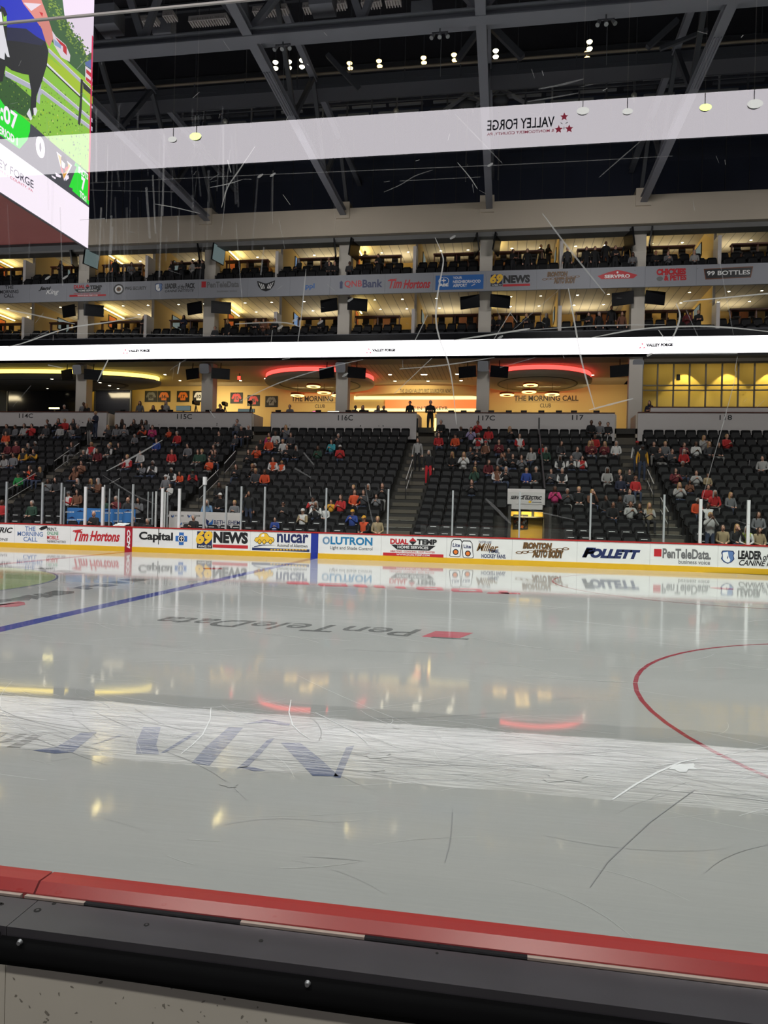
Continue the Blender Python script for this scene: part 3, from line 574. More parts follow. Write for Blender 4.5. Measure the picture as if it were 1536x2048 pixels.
for px, wd, m in [
    ([(870, 475), (884, 508), (886, 530), (875, 590), (872, 640), (880, 680), (895, 720), (905, 770), (913, 850)], 3.2, S1), ([(510, 293), (475, 345), (455, 375), (443, 415)], 3, S2), ([(420, 375), (455, 368), (485, 359)], 2, S2),
    ([(-20, 700), (40, 688), (133, 657), (213, 645), (283, 633)], 2.6, S1), ([(0, 617), (70, 630), (150, 648)], 3, S2), ([(0, 668), (200, 667), (500, 672)], 2.2, S3), ([(40, 690), (100, 660)], 2, S3),
    ([(1085, 427), (1140, 500), (1210, 587)], 3, S2), ([(1137, 577), (1150, 650), (1164, 725), (1190, 820)], 3.2, S1), ([(1366, 603), (1536, 587)], 3.4, S1), ([(1352, 607), (1360, 633), (1347, 672), (1334, 681), (1317, 660)], 3.2, S1),
    ([(1180, 676), (1290, 657), (1424, 653), (1545, 664)], 3.2, S1), ([(1033, 662), (1180, 652), (1330, 649)], 2.4, S2), ([(1437, 510), (1452, 590), (1467, 670)], 1.8, S3), ([(1370, 615), (1390, 660), (1400, 680)], 1.8, S3),
    ([(612, 538), (604, 620), (595, 690)], 2.4, S2), ([(470, 648), (530, 645), (575, 646), (602, 655)], 3.2, S2), ([(829, 683), (855, 630)], 2.4, S2), ([(892, 683), (1024, 663), (1060, 657)], 3.6, S1), ([(985, 683), (1024, 620)], 2.2, S2),
    ([(481, 802), (560, 765), (656, 735), (726, 719)], 2.4, S2), ([(218, 716), (207, 738), (195, 763)], 3.4, S1), ([(26, 813), (62, 771)], 1.6, S3), ([(96, 730), (126, 736)], 2.6, S2), ([(864, 716), (789, 787)], 2.2, S2), ([(799, 738), (890, 730), (989, 715)], 2.4, S2), ([(1000, 735), (1070, 715)], 2.2, S3),
    ([(1178, 820), (1220, 809), (1266, 797)], 3.2, S1), ([(1475, 713), (1470, 740), (1467, 770), (1404, 1000)], 1.6, S2), ([(325, 880), (270, 912), (213, 942)], 3.2, S2), ([(205, 950), (260, 985), (315, 1010)], 3, S3), ([(1137, 563), (1060, 630), (1024, 662)], 1.6, S3), ([(1294, 708), (1475, 707)], 2.2, S2), ([(1294, 712), (1305, 706)], 5, S1),
    ([(971, 997), (995, 1020), (1022, 1048)], 6, S3), ([(1060, 1020), (1105, 1030), (1150, 1040)], 3, S3), ([(909, 227), (960, 280), (1005, 327)], 2.4, S3), ([(915, 325), (940, 355), (955, 378)], 1.8, S2), ([(1284, 280), (1240, 318), (1198, 355)], 2.2, S3), ([(1077, 178), (1120, 170), (1167, 158)], 4, S3), ([(1055, 203), (1100, 196), (1157, 186)], 3, S3),
    ([(180, 366), (512, 350), (1024, 329), (1345, 312)], 1.8, S3), ([(180, 380), (350, 384)], 1.4, S3), ([(800, 362), (960, 354)], 1.6, S3), ([(160, 440), (210, 437)], 1.8, S2), ([(310, 408), (350, 415), (400, 427)], 1.8, S2), ([(768, 384), (800, 370), (830, 352), (865, 340)], 2.2, S3), ([(1470, 1040), (1500, 1050)], 2, S3),
    ([(558, 440), (570, 500)], 1.6, S3), ([(340, 740), (400, 700)], 1.8, S3), ([(730, 970), (740, 1020), (748, 1050), (762, 1070)], 2.6, S3), ([(607, 905), (628, 930)], 4, S3), ([(589, 936), (622, 955)], 4, S3), ([(1090, 215), (1060, 260)], 1.4, S3), ([(540, 700), (545, 660)], 1.8, S2), ([(355, 748), (360, 725)], 3.4, S1), ([(455, 320), (462, 345)], 3, S2)]: scr(px, wd, m)
for k in range(150):
    if k < 70: x = rnd.gauss(300, 130); y = rnd.uniform(200, 500)
    else: x = rnd.uniform(0, 1536); y = rnd.uniform(60, 1000)
    L_ = rnd.uniform(4, 26) if k >= 70 else rnd.uniform(40, 190); a = (pi/2+rnd.gauss(0, .06)) if k < 70 else rnd.uniform(0, pi)
    scr([(x, y), (x+L_*cos(a), y+L_*sin(a))], rnd.uniform(.8, 2.2) if k >= 70 else rnd.uniform(1.5, 7), rnd.choice((S2, S3)) if k >= 70 else rnd.choice((S3, S4, S4, S4)))
for x, y in ((545, 350), (520, 352), (640, 645), (700, 600), (560, 655), (590, 640), (980, 330), (905, 475), (340, 1030), (1000, 675), (690, 750), (685, 690), (130, 555), (95, 556)): scr([(x-5, y+3), (x, y), (x+6, y-4)], 5, S2)
tag(pane.build('rink_glass'), 'large scratched clear pane standing on the near boards', 'glass pane')
# ---------------------------------------------------------------- seating bowl
NR = 16
RY = [14.85+.77*i for i in range(NR)]                    # plane of the seat backs
RZ = [UY(850, 1056.8-13.28*i, RY[i]).z-.86 for i in range(NR)]   # floor of each row
PY = RY[-1]+.55                                          # parapet plane
PB = UY(690, 857, PY).z; PT = UY(690, 824, PY).z
AX = [UY(px, 840, PY).x for px in (222, 524, 851, 1253)]; AW = .62
SX0, SX1 = -24.0, 34.0
TUN = (UY(1012, 1040, RY[4]-.35).x-.05, UY(1092, 1040, RY[4]-.35).x+.05); TUNR = 4
ter = MB()
for i in range(NR):
    y0 = RY[i]-.60; y1 = RY[i]+.17 if i < NR-1 else PY
    zb = (RZ[i-1] if i else -.02)-.02
    if i > 5: ter.box(SX0, SX1, y0, y1, zb, RZ[i], M_conc)
    else:
        ter.box(SX0, TUN[0], y0, y1, zb, RZ[i], M_conc); ter.box(TUN[1], SX1, y0, y1, zb, RZ[i], M_conc)
        if i == 5: ter.box(TUN[0], TUN[1], y0, y1, RZ[i]-.05, RZ[i], M_conc)
    if i:
        for a in AX: ter.box(a-AW, a+AW, y0-.38, y0, RZ[i-1], (RZ[i]+RZ[i-1])/2, M_step); ter.box(a-AW, a+AW, y0, y0+.39, RZ[i]-.02, RZ[i]+.004, M_step)
ter.box(SX0, SX1, YB+.2, RY[0]-.6, -.02, .02, M_conc)
struct('floor_terraces', ter, 'stepped concrete terraces of the far stand')
M_nose = mat('step_nosing', rgb(170, 170, 160), .7)
for ai, a in enumerate(AX):
    mb = MB()
    for i in range(0, 5 if ai >= 2 else 2):
        y0 = RY[i]-.60
        for x0, x1 in ((a-AW, a-.06), (a+.06, a+AW)): mb.box(x0, x1, y0-.015, y0+.05, RZ[i]+.004, RZ[i]+.016, M_nose)
    struct('trim_%d' % (ai+1), mb)
# seats
PITCH_S = .548
segs = [SX0]+AX+[SX1]; gap = AW+.06
seats = []                                              # (x, row, block, index)
for i in range(NR):
    for b in range(5):
        x0 = segs[b]+gap if b else SX0; x1 = segs[b+1]-gap if b < 4 else SX1
        n = int((x1-x0)/PITCH_S)
        for k in range(n):
            x = (x0+x1)/2+(k-(n-1)/2)*PITCH_S
            if i <= TUNR and TUN[0]-.3 < x < TUN[1]+.3: continue
            px = pix((x, RY[i], RZ[i]+.6))
            if -25 < px[0] < 1561: seats.append((x, i, b, k, n))
def seat_parts():
    back = MB(); M = Matrix.Translation((0, -.02, .645)) @ Matrix.Rotation(radians(-11), 4, 'X')
    back.xbox(M, .475, .055, .47, M_seatf, .05); back.xbox(M @ Matrix.Translation((0, .034, 0)), .49, .018, .49, M_seat, .05)
    pan = MB(); M = Matrix.Translation((0, -.15, .56)) @ Matrix.Rotation(radians(-16), 4, 'X')
    pan.xbox(M, .44, .07, .40, M_seatf, .05); pan.xbox(M @ Matrix.Translation((0, -.042, -.01)), .42, .016, .37, M_seat, .05)
    fr = []
    for s in (-1, 1):
        f = MB(); x = s*.255; f.box(x-.018, x+.018, -.30, .02, .60, .635, M_frame); f.beam((x, .0, 0), (x, -.02, .6), .03, .10, M_frame); f.box(x-.018, x+.018, -.29, -.25, .45, .6, M_frame); f.box(x-.02, x+.02, -.2, .1, 0, .02, M_frame); fr.append(f)
    return back, pan, fr
bk, pn, frs = seat_parts()
proto = thing('stadium_seat', (0, 0, 0), 'x', 'seat', 'black tip-up seats of the lower rows')
bk.build('backrest', proto); pn.build('seat', proto); frs[0].build('armrest', proto)
tagp = MB(); tagp.box(-.14, .1, -.222, -.216, .66, .685, M_w2)
AN = ['left end of the stand', 'stairs below panel 114C', 'stairs below panel 115C', 'stairs right of panel 116C', 'stairs left of panel 118']
nearest = [s for s in seats if s[1] <= 5]; nearest = nearest[:300]
used = set(); first = True; tag_mesh = None
order = {}; tagged = []
for (x, i, b, k, n) in nearest:
    loc = (x, RY[i], RZ[i])
    if first: o = proto; o.location = loc; first = False
    else: o = dup(proto, loc)
    j = order.get((i, b), 0)+1; order[(i, b)] = j
    o['label'] = 'black tip-up seat, %s row up, %s %s' % (ORD[i], ORD[j-1], ('from the left edge of the photo' if b == 0 else 'right of the '+AN[b]))
    if i <= 1 and rnd.random() < .8: tagged.append(o)
for o in tagged:
    if tag_mesh is None: tg = tagp.build('seat_tag', o); tg.matrix_parent_inverse = Matrix(); tag_mesh = tg.data
    else: tg = bpy.data.objects.new('seat_tag', tag_mesh); COL.objects.link(tg); tg.parent = o
    tg['label'] = 'white numbered strip'
mass = MB()
for (x, i, b, k, n) in seats:
    if (x, i, b, k, n) in nearest: continue
    off = Vector((x, RY[i], RZ[i]))
    for m_ in (bk, pn, frs[0]):
        base = len(mass.v); mass.v += [tuple(Vector(v)+off) for v in m_.v]
        for f, mi in zip(m_.f, m_.m): mass.f.append([base+q for q in f]); mass.m.append(mass.mi(m_.mats[mi])); mass.sm.append(False)
tag(mass.build('stadium_seats'), 'rows of black tip-up seats in the upper half of the far stand', 'seats', None, 'stuff')

# parapet panels with section numbers
def parapet(px0, px1, num, nbox, label, zt=PT, extra=None):
    x0 = UY(px0, 840, PY).x; x1 = UY(px1, 840, PY).x
    t = thing('parapet', ((x0+x1)/2, PY, PB), label, 'wall panel', 'numbered parapet panels')
    b = MB(); b.box(x0, x1, PY, PY+.12, PB-.6, zt-.05, M_panel); b.build('panel', t)
    c = MB(); c.box(x0, x1, PY-.03, PY+.2, zt-.05, zt, M_rail); c.build('top_rail', t)
    l = MB()
    for nn, bx in zip(num, nbox): ytext(l, nn, *bx, PY, M_k, .012)
    l.build('lettering', t)
parapet(-140, 213, ['114C'], [(38, 827, 66, 836)], 'long pale parapet panel with number 114C at far left')
parapet(230, 503, ['115C'], [(354, 828, 384, 838)], 'pale parapet panel with number 115C')
parapet(543, 833, ['116C'], [(676, 830, 706, 841)], 'pale parapet panel with number 116C in the middle')
parapet(873, 1230, ['117C', '117'], [(956, 831, 990, 841), (1144, 830, 1167, 840)], 'long pale parapet panel with numbers 117C and 117')
ZT8 = UY(1400, 824, PY).z
parapet(1276, 1700, ['118'], [(1439, 830, 1464, 840)], 'pale parapet panel with number 118 at right', ZT8)
pb = MB(); pb.box(UY(1300, 820, PY+.5).x, UY(1700, 820, PY+.5).x, PY+.25, PY+.55, PB, UY(1400, 816, PY+.4).z, M_panel); pb.box(UY(1298, 820, PY+.5).x, UY(1700, 820, PY+.5).x, PY+.23, PY+.58, UY(1400, 816, PY+.4).z, UY(1400, 816, PY+.4).z+.05, M_rail)
tag(pb.build('drink_ledge'), 'pale ledge with dark rail rising behind panel 118', 'ledge')
ZC = PB+.1                                                # club floor
cf = MB(); cf.box(SX0, SX1, PY+.12, 40, ZC-.3, ZC, M_conc); struct('floor_club', cf)
# portal side walls and portal stairs
for ai, a in enumerate(AX):
    mb = MB(); w_ = (UY((229, 542, 872, 1275)[ai], 840, PY).x-UY((214, 504, 834, 1231)[ai], 840, PY).x)/2-.02
    c_ = (UY((229, 542, 872, 1275)[ai], 840, PY).x+UY((214, 504, 834, 1231)[ai], 840, PY).x)/2
    for s in (-1, 1): mb.box(c_+s*w_-.05, c_+s*w_+.05, PY+.12, PY+1.8, PB-.4, PT-.1, M_beige)
    for k in range(4): mb.box(c_-w_, c_+w_, PY-.1+.3*k, PY+.3*k+.25, RZ[-1], RZ[-1]+(ZC-RZ[-1])*(k+1)/4, M_step)
    struct('wall_portal_%d' % (ai+1), mb)
M_glow = emit('strip_yellow', (1, .72, .2), 3.5)
for k, px in enumerate((835, 871)):
    p = UY(px, 840, PY+.15); mb = MB(); mb.box(p.x-.05, p.x+.05, PY+.02, PY+.1, PB-.1, PT-.35, M_glow if k else M_frame); tag(mb.build('portal_strip'), ('yellow lit' if k else 'dark')+' edge strip on the '+('right' if k else 'left')+' of the stair opening beside panel 116C', 'light strip' if k else 'strip')

# aisle handrails
M_rb = mat('rail_bright', rgb(190, 190, 186), .35, .4); M_rd = mat('rail_dark', rgb(30, 30, 32), .5)
def handrail(x, r0, r1, label, dark=False, h=.95):
    p = Vector((x, RY[r0]-.3, RZ[r0])); q = Vector((x, RY[r1]-.3, RZ[r1])); t = thing('stair_handrail', p, label, 'handrail', 'stair handrails')
    a = MB(); a.cyl(p+Vector((0, 0, h)), q+Vector((0, 0, h)), .022, M_rb, 8); a.build('rail', t)
    a = MB(); a.cyl(p+Vector((0, 0, h*.45)), q+Vector((0, 0, h*.45)), .018, M_rb, 8); a.build('rail', t)
    if dark:
        a = MB(); e = Vector((.012, 0, 0)); c = [p+Vector((0, 0, h*.5)), q+Vector((0, 0, h*.5)), q+Vector((0, 0, h*.95)), p+Vector((0, 0, h*.95))]
        a.add([v+e for v in c]+[v-e for v in c], [(0, 1, 2, 3), (7, 6, 5, 4), (0, 4, 5, 1), (1, 5, 6, 2), (2, 6, 7, 3), (3, 7, 4, 0)], M_rd); a.build('infill_panel', t)
    for f in (0, .5, 1): b = MB(); c = p.lerp(q, f); c.z = RZ[r0]+(RZ[r1]-RZ[r0])*f; b.cyl(c, c+Vector((0, 0, h)), .02, M_rd, 8); b.build('post', t)
handrail(AX[0]-.1, 9, 12, 'handrail on the upper stairs below panel 114C'); handrail(AX[0]-.1, 4, 7, 'handrail on the lower stairs below panel 114C')
handrail(AX[1]-.1, 9, 11, 'upper handrail on the stairs below panel 115C', True); handrail(AX[1]-.1, 5, 8, 'lower handrail with dark infill on the stairs below panel 115C', True)
handrail(AX[2]-.1, 7, 10, 'handrail on the stairs right of panel 116C')
handrail(AX[3]+.15, 7, 9, 'upper bright handrail on the stairs left of panel 118'); handrail(AX[3]+.15, 3, 5, 'lower bright handrail on the stairs left of panel 118')
# divider rail above the tunnel
xd = UY(1086, 940, RY[8]).x
t = thing('section_divider', (xd, RY[6], RZ[6]), 'tall dark divider rail descending to the white tunnel sign', 'handrail')
a = MB(); a.tube([(xd, RY[15], RZ[15]+1.5), (xd, RY[15]-.2, RZ[15]+.9), (xd, RY[6]-.4, RZ[6]+.95)], .04, M_rd); a.build('rail', t)
a = MB(); a.tube([(xd, RY[10], RZ[10]+.99), (xd, RY[6]-.3, RZ[6]+1.0)], .014, M_rb); a.build('bright_edge', t)
for i in (15, 12, 9, 6): b = MB(); b.cyl((xd, RY[i]-.2, RZ[i]), (xd, RY[i]-.2, RZ[i]+.95), .025, M_rd, 8); b.build('post', t)
# player tunnel with sponsor sign
TY = RY[4]-.35
tx0, tx1 = UY(1020, 1050, TY).x, UY(1088, 1050, TY).x; tz = UY(1055, 1024, TY).z
tun = MB()
tun.box(tx0-.1, tx0, RY[0]-.6, TY+1.3, -.02, tz+.2, M_conc); tun.box(tx1, tx1+.1, RY[0]-.6, TY+1.3, -.02, tz+.2, M_conc)
M_tuny = mat('tunnel_yellow', rgb(236, 196, 84), .6, noise=.03)
tun.box(tx0, tx1, TY+1.2, TY+1.3, -.02, tz+.2, M_tuny); tun.box(tx0, tx1, TY, TY+1.3, tz+.02, tz+.1, M_conc)
struct('wall_tunnel', tun, 'player tunnel walls with yellow back wall')
area('tunnel_lamp', ((tx0+tx1)/2, TY+.4, tz-.05), ((tx0+tx1)/2, TY+1.2, .9), .8, .3, 44, (1, .82, .42))
ps = MB(); f = on_y(1027, 1029, 1056, 1058, TY+1.18, .0); 
c0, c1 = f(0, 0), f(1, 1); ps.box(c0[0], c1[0], TY+1.15, TY+1.18, c0[2], c1[2], M_frame)
for q in range(26): u, v = rnd.uniform(.08, .92), rnd.uniform(.1, .9); s = rnd.uniform(.05, .12); g_ = on_y(1027, 1029, 1056, 1058, TY+1.15, .002+q*1e-5); ps.poly([g_(u-s, v-s*.5), g_(u+s*.6, v-s), g_(u+s, v+s*.6), g_(u-s*.3, v+s)], rnd.choice((M_orange, M_brown, M_w2, M_ig, M_orange)))
tag(ps.build('poster'), 'orange and brown action poster on the yellow tunnel wall', 'poster')
sg = thing('tunnel_sign', ((tx0+tx1)/2, TY, tz), 'white stepped sign with slanted dark lettering above the tunnel mouth', 'sign')
f = on_y(1015, 978, 1090, 1009, TY, 0); c0, c1 = f(0, 0), f(1, 1); f2 = on_y(1023, 1009, 1085, 1019, TY, 0); d0, d1 = f2(0, 0), f2(1, 1)
b = MB(); b.box(c0[0], c1[0], TY-.05, TY+.02, c0[2], c1[2], M_panel); b.box(d0[0], d1[0], TY-.05, TY+.02, d0[2], c0[2]+.01, M_panel); b.build('board', sg)
l = MB(); ytext(l, 'SERVICE ELECTRIC', 1021, 992, 1084, 999, TY-.05, M_k, .05, .35); yrect(l, 1064, 1004, 1083, 1005.3, TY-.05, M_ig); ydisc(l, (1057, 1001, 1063, 1006), TY-.05, M_gold)
q = [on_y(1040, 990, 1066, 1003, TY-.05, .005)(.5+.5*cos(t_), .5+.5*sin(t_)) for t_ in [pi*1.1-i*pi*1.4/10 for i in range(11)]]; q2 = [(x, y, z-.02) for x, y, z in q]; l.add(q+q2, [(i, i+1, i+12, i+11) for i in range(10)], M_k); l.build('lettering', sg)

# ---------------------------------------------------------------- people
SKIN = mat('skin_light', rgb(205, 156, 134), .6); SKIN2 = mat('skin_mid', rgb(160, 112, 88), .6); SKIN3 = mat('skin_deep', rgb(104, 70, 54), .6); EYE = mat('eye_dark', rgb(30, 24, 22), .5)
SHOE = mat('shoe_dark', rgb(30, 30, 32), .7); JEAN = mat('trousers_denim', rgb(50, 60, 82), .85); TKB = mat('trousers_black', rgb(28, 28, 32), .85); TKG = mat('trousers_grey', rgb(120, 118, 116), .85); TKT = mat('trousers_tan', rgb(140, 122, 96), .85); TKR = mat('trousers_red', rgb(190, 30, 44), .85)
HAIR = [mat('hair_brown', rgb(58, 40, 28), .7), mat('hair_black', rgb(24, 20, 20), .7), mat('hair_blond', rgb(168, 132, 84), .7), mat('hair_grey', rgb(150, 146, 142), .7)]
CL = dict(k=('black', (30, 30, 33)), dg=('dark grey', (66, 66, 70)), g=('grey', (122, 122, 126)), lg=('light grey', (176, 174, 172)), w=('white', (226, 224, 222)), r=('red', (196, 40, 42)), o=('orange', (226, 84, 40)), gr=('green', (40, 150, 74)), dgr=('dark green', (40, 74, 58)), bl=('blue', (40, 70, 150)), lb=('pale blue', (130, 166, 206)), nv=('navy', (32, 38, 62)), pk=('pink', (206, 60, 120)), tq=('turquoise', (70, 172, 186)), br=('brown', (128, 84, 62)), mr=('maroon', (112, 34, 42)), tn=('tan', (170, 150, 116)), gd=('gold', (230, 168, 40)), lv=('lavender', (170, 156, 196)), lm=('lime', (170, 186, 80)))
CM = {k: mat('cloth_'+v[0].replace(' ', '_'), tuple(.72*q for q in rgb(*v[1])), .85, noise=.08, scale=14) for k, v in CL.items()}

def body(pose):
    """joints -> one continuous skinned surface; slots: skin, shirt, trousers, shoe, sleeve, eye"""
    J = {}; E = []; 
    def j(n, p, r): J[n] = (Vector(p), r)
    sit = pose.startswith('sit'); h = 0 if sit else .40
    if sit:
        lean = -.10 if 'lean' in pose else 0.0
        j('pel', (0, -.20, .53), .135); j('waist', (0, -.18+lean*.4, .70), .125); j('chest', (0, -.16+lean, .90), .145); j('neck', (0, -.17+lean*1.3, 1.06), .055)
        for s, S in ((1, 'L'), (-1, 'R')):
            j('hip'+S, (.09*s, -.24, .52), .095); j('knee'+S, (.13*s, -.62, .53), .065); j('ank'+S, (.12*s, -.62, .10), .045); j('toe'+S, (.13*s, -.78, .045), .04)
        head = Vector((0, -.19+lean*1.5, 1.205))
    else:
        j('pel', (0, 0, .93), .135); j('waist', (0, .0, 1.10), .125); j('chest', (0, .0, 1.30), .150); j('neck', (0, 0, 1.47), .055)
        for s, S in ((1, 'L'), (-1, 'R')):
            j('hip'+S, (.09*s, 0, .88), .098); j('knee'+S, (.11*s, -.02, .50), .062); j('ank'+S, (.11*s, .02, .10), .045); j('toe'+S, (.13*s, -.14, .045), .04)
        head = Vector((0, -.015, 1.615))
    c = J['chest'][0]
    for s, S in ((1, 'L'), (-1, 'R')):
        j('sho'+S, c+Vector((.175*s, 0, .09)), .075)
        if pose in ('sit_lap', 'sit_lean'): el, wr = c+Vector((.235*s, -.06, -.20)), c+Vector((.10*s, -.30, -.26))
        elif pose == 'sit_clap': el, wr = c+Vector((.25*s, -.16, -.15)), c+Vector((.045*s, -.33, .02))
        elif pose == 'sit_phone': el, wr = c+Vector((.22*s, -.12, -.20)), c+Vector((.06*s, -.32, -.08))
        elif pose == 'sit_face': el, wr = c+Vector((.23*s, -.17, -.18)), (c+Vector((.06*s, -.2, .20)) if s > 0 else c+Vector((.08*s, -.30, -.24)))
        elif pose == 'stand_fold': el, wr = c+Vector((.24*s, -.03, -.20)), c+Vector((-.02*s, -.20, -.14))
        elif pose == 'stand_cam': el, wr = c+Vector((.24*s, -.15, -.05)), c+Vector((.05*s, -.26, .20))
        else: el, wr = c+Vector((.245*s, .02, -.20)), c+Vector((.26*s, -.06, -.44))
        j('elb'+S, el, .052); j('wri'+S, wr, .036)
        d = (wr-el).normalized(); side = Vector((-s, 0, 0)); side = (side-d*side.dot(d)).normalized(); up = d.cross(side)
        hd = wr+d*.06; j('palm'+S, hd, .036)
        for q, ln_ in enumerate((.055, .066, .062, .05)): j('fin%d%s' % (q, S), hd+d*ln_+side*(-.027+.018*q)+up*(.012 if q % 2 else .008), .0095)
        j('thu'+S, wr+d*.05+side*.05+up*.01, .011)
    ch = [('pel', 'waist'), ('waist', 'chest'), ('chest', 'neck')]
    for S in 'LR': ch += [('pel', 'hip'+S), ('hip'+S, 'knee'+S), ('knee'+S, 'ank'+S), ('ank'+S, 'toe'+S), ('chest', 'sho'+S), ('sho'+S, 'elb'+S), ('elb'+S, 'wri'+S), ('wri'+S, 'palm'+S), ('palm'+S, 'thu'+S)]+[('palm'+S, 'fin%d%s' % (q, S)) for q in range(4)]
    j('jaw', head+Vector((0, .005, -.05)), .06); ch.append(('neck', 'jaw'))
    names = list(J); ix = {n: i for i, n in enumerate(names)}
    me = bpy.data.meshes.new('body'); me.from_pydata([tuple(J[n][0]) for n in names], [(ix[a], ix[b]) for a, b in ch], [])
    ob = bpy.data.objects.new('tmp', me); COL.objects.link(ob); md = ob.modifiers.new('s', 'SKIN')
    for i, n in enumerate(names):
        sv = me.skin_vertices[0].data[i]; r = J[n][1]; sv.radius = (r*1.18, r*.86) if n in ('chest', 'pel', 'waist') else (r, r); sv.use_root = (n == 'pel')
    sb = ob.modifiers.new('u', 'SUBSURF'); sb.levels = 1; sb.render_levels = 1
    dg = bpy.context.evaluated_depsgraph_get(); out = bpy.data.meshes.new_from_object(ob.evaluated_get(dg)); bpy.data.objects.remove(ob)
    for m in (SKIN, CM['k'], JEAN, SHOE, CM['k'], EYE): out.materials.append(m)
    segs_ = [(J[a][0], J[b][0], (a, b)) for a, b in ch]
    def region(a, b):
        if b.startswith(('fin', 'thu', 'palm', 'jaw')): return 0
        if a.startswith(('sho', 'elb')): return 4
        if a.startswith('hip') or a.startswith('knee') or b.startswith('hip'): return 2
        if a.startswith('ank'): return 3
        return 1
    for p in out.polygons:
        best = 9; reg = 1
        for a, b, (na, nb_) in segs_:
            d = b-a; t = max(0, min(1, (p.center-a).dot(d)/max(d.length_squared, 1e-9))); ds = (p.center-(a+d*t)).length
            if nb_ == 'neck': ds -= .01
            if ds < best: best = ds; reg = region(na, nb_)
        if (p.center-J['neck'][0]).length < .06 and p.center.z > J['neck'][0].z-.01: reg = 0
        p.material_index = reg; p.use_smooth = True
    # head with face joined into the same mesh
    hb = MB(); hb.ell(head, .076, .094, .115, SKIN, 14, 10); hb.ell(head+Vector((0, -.03, -.055)), .055, .058, .06, SKIN, 10, 6)
    hb.add([head+Vector(v) for v in ((0, -.095, .02), (-.016, -.09, -.025), (.016, -.09, -.025), (0, -.118, -.022), (0, -.09, -.034))], [(0, 1, 3), (0, 3, 2), (1, 4, 3), (3, 4, 2)], SKIN)
    for s in (-1, 1):
        hb.ell(head+Vector((s*.077, .005, -.005)), .012, .02, .03, SKIN, 6, 4); hb.ell(head+Vector((s*.03, -.087, .018)), .013, .008, .008, EYE, 6, 4)
    hb.ell(head+Vector((0, -.086, -.058)), .024, .008, .006, EYE, 8, 4)
    bm = bmesh.new(); bm.from_mesh(out)
    vs = [bm.verts.new(v) for v in hb.v]
    for f, mi in zip(hb.f, hb.m):
        try: fc = bm.faces.new([vs[q] for q in dict.fromkeys(f)]); fc.material_index = 5 if hb.mats[mi] == EYE else 0; fc.smooth = True
        except ValueError: pass
    bm.to_mesh(out); bm.free()
    return out, head
POSES = {p: body(p) for p in ('sit_lap', 'sit_lean', 'sit_clap', 'sit_phone', 'sit_face', 'stand_fold', 'stand_cam', 'stand_down')}
def hair_mesh(kind, m):
    b = MB()
    if kind == 'cap':
        b.lathe([(.088, .02), (.09, .05), (.075, .095), (.04, .122), (.001, .128)], (0, .004, 0), m, 14); b.add([(-.07, -.06, .03), (.07, -.06, .03), (.05, -.165, .022), (-.05, -.165, .022), (-.07, -.06, .02), (.07, -.06, .02), (.05, -.165, .014), (-.05, -.165, .014)], [(0, 1, 2, 3), (7, 6, 5, 4), (2, 6, 7, 3), (1, 5, 6, 2), (3, 7, 4, 0)], m)
    else:
        low = {'short': -.03, 'long': -.22, 'hood': -.14}[kind]; k = 1.0 if kind != 'hood' else 1.18; n = 16; L = 7; vs = []
        for i in range(n+1):
            a = radians(-48)+radians(276)*i/n
            for t in range(L):
                if t < 5: ph = pi/2*t/4; r = sin(ph); z = cos(ph)*.125*k; f = 1
                else: r = 1.0+.12*(t-4)*(kind == 'long'); z = low*(t-4)/2; f = 1
                vs.append((r*.088*k*cos(a), .006+r*.105*k*sin(a)*f-.012*(t == 0), z+.01))
        b.add(vs, [(i*L+t, (i+1)*L+t, (i+1)*L+t+1, i*L+t+1) for i in range(n) for t in range(L-1)], m, True)
        fr = [(x, -.08, z) for x, z in ((-.06, .06), (0, .075), (.06, .06))]
        b.add([(-.058, -.062, .05), (0, -.088, .06), (.058, -.062, .05), (.045, -.05, .10), (-.045, -.05, .10), (0, -.03, .128)], [(0, 1, 3, 4), (1, 2, 3), (4, 3, 5)], m, True)
    return b
HM = {}
def get_hair(kind, m):
    if (kind, m.name) not in HM:
        o = hair_mesh(kind, m).build('hair'); HM[(kind, m.name)] = o.data; bpy.data.objects.remove(o)
    return HM[(kind, m.name)]
PEOPLE = []
def person(loc, pose, shirt, sleeve=None, legs=None, hair=None, skin=None, rz=0.0, s=1.0, cap=None, label='', group=None):
    me, head = POSES[pose]
    o = bpy.data.objects.new('person', me); COL.objects.link(o); o.location = loc; o.rotation_euler = (0, 0, rz); o.scale = (s, s, s)
    sk = skin or rnd.choice((SKIN, SKIN, SKIN, SKIN, SKIN2, SKIN3)); lg = legs or rnd.choice((JEAN, TKB, TKB, JEAN, TKG))
    for i, m in enumerate((sk, CM[shirt], lg, SHOE, CM[sleeve or shirt], EYE)):
        o.material_slots[i].link = 'OBJECT'; o.material_slots[i].material = m
    kind = hair or rnd.choice(('short', 'short', 'long', 'short', 'long'))
    if cap: h = bpy.data.objects.new('cap', get_hair('cap', CM[cap]))
    elif kind == 'hood': h = bpy.data.objects.new('hood', get_hair('hood', CM[shirt]))
    elif kind == 'bald': h = None
    else: h = bpy.data.objects.new('hair', get_hair(kind, rnd.choice((HAIR[0], HAIR[0], HAIR[1], HAIR[2], HAIR[3]))))
    if h: COL.objects.link(h); h.parent = o; h.location = head
    if cap:
        h2 = bpy.data.objects.new('hair', get_hair('short', HAIR[0])); COL.objects.link(h2); h2.parent = o; h2.location = head-Vector((0, -.004, .008)); h2.scale = (.97, .97, .95)
    tag(o, label, 'person', group); return o

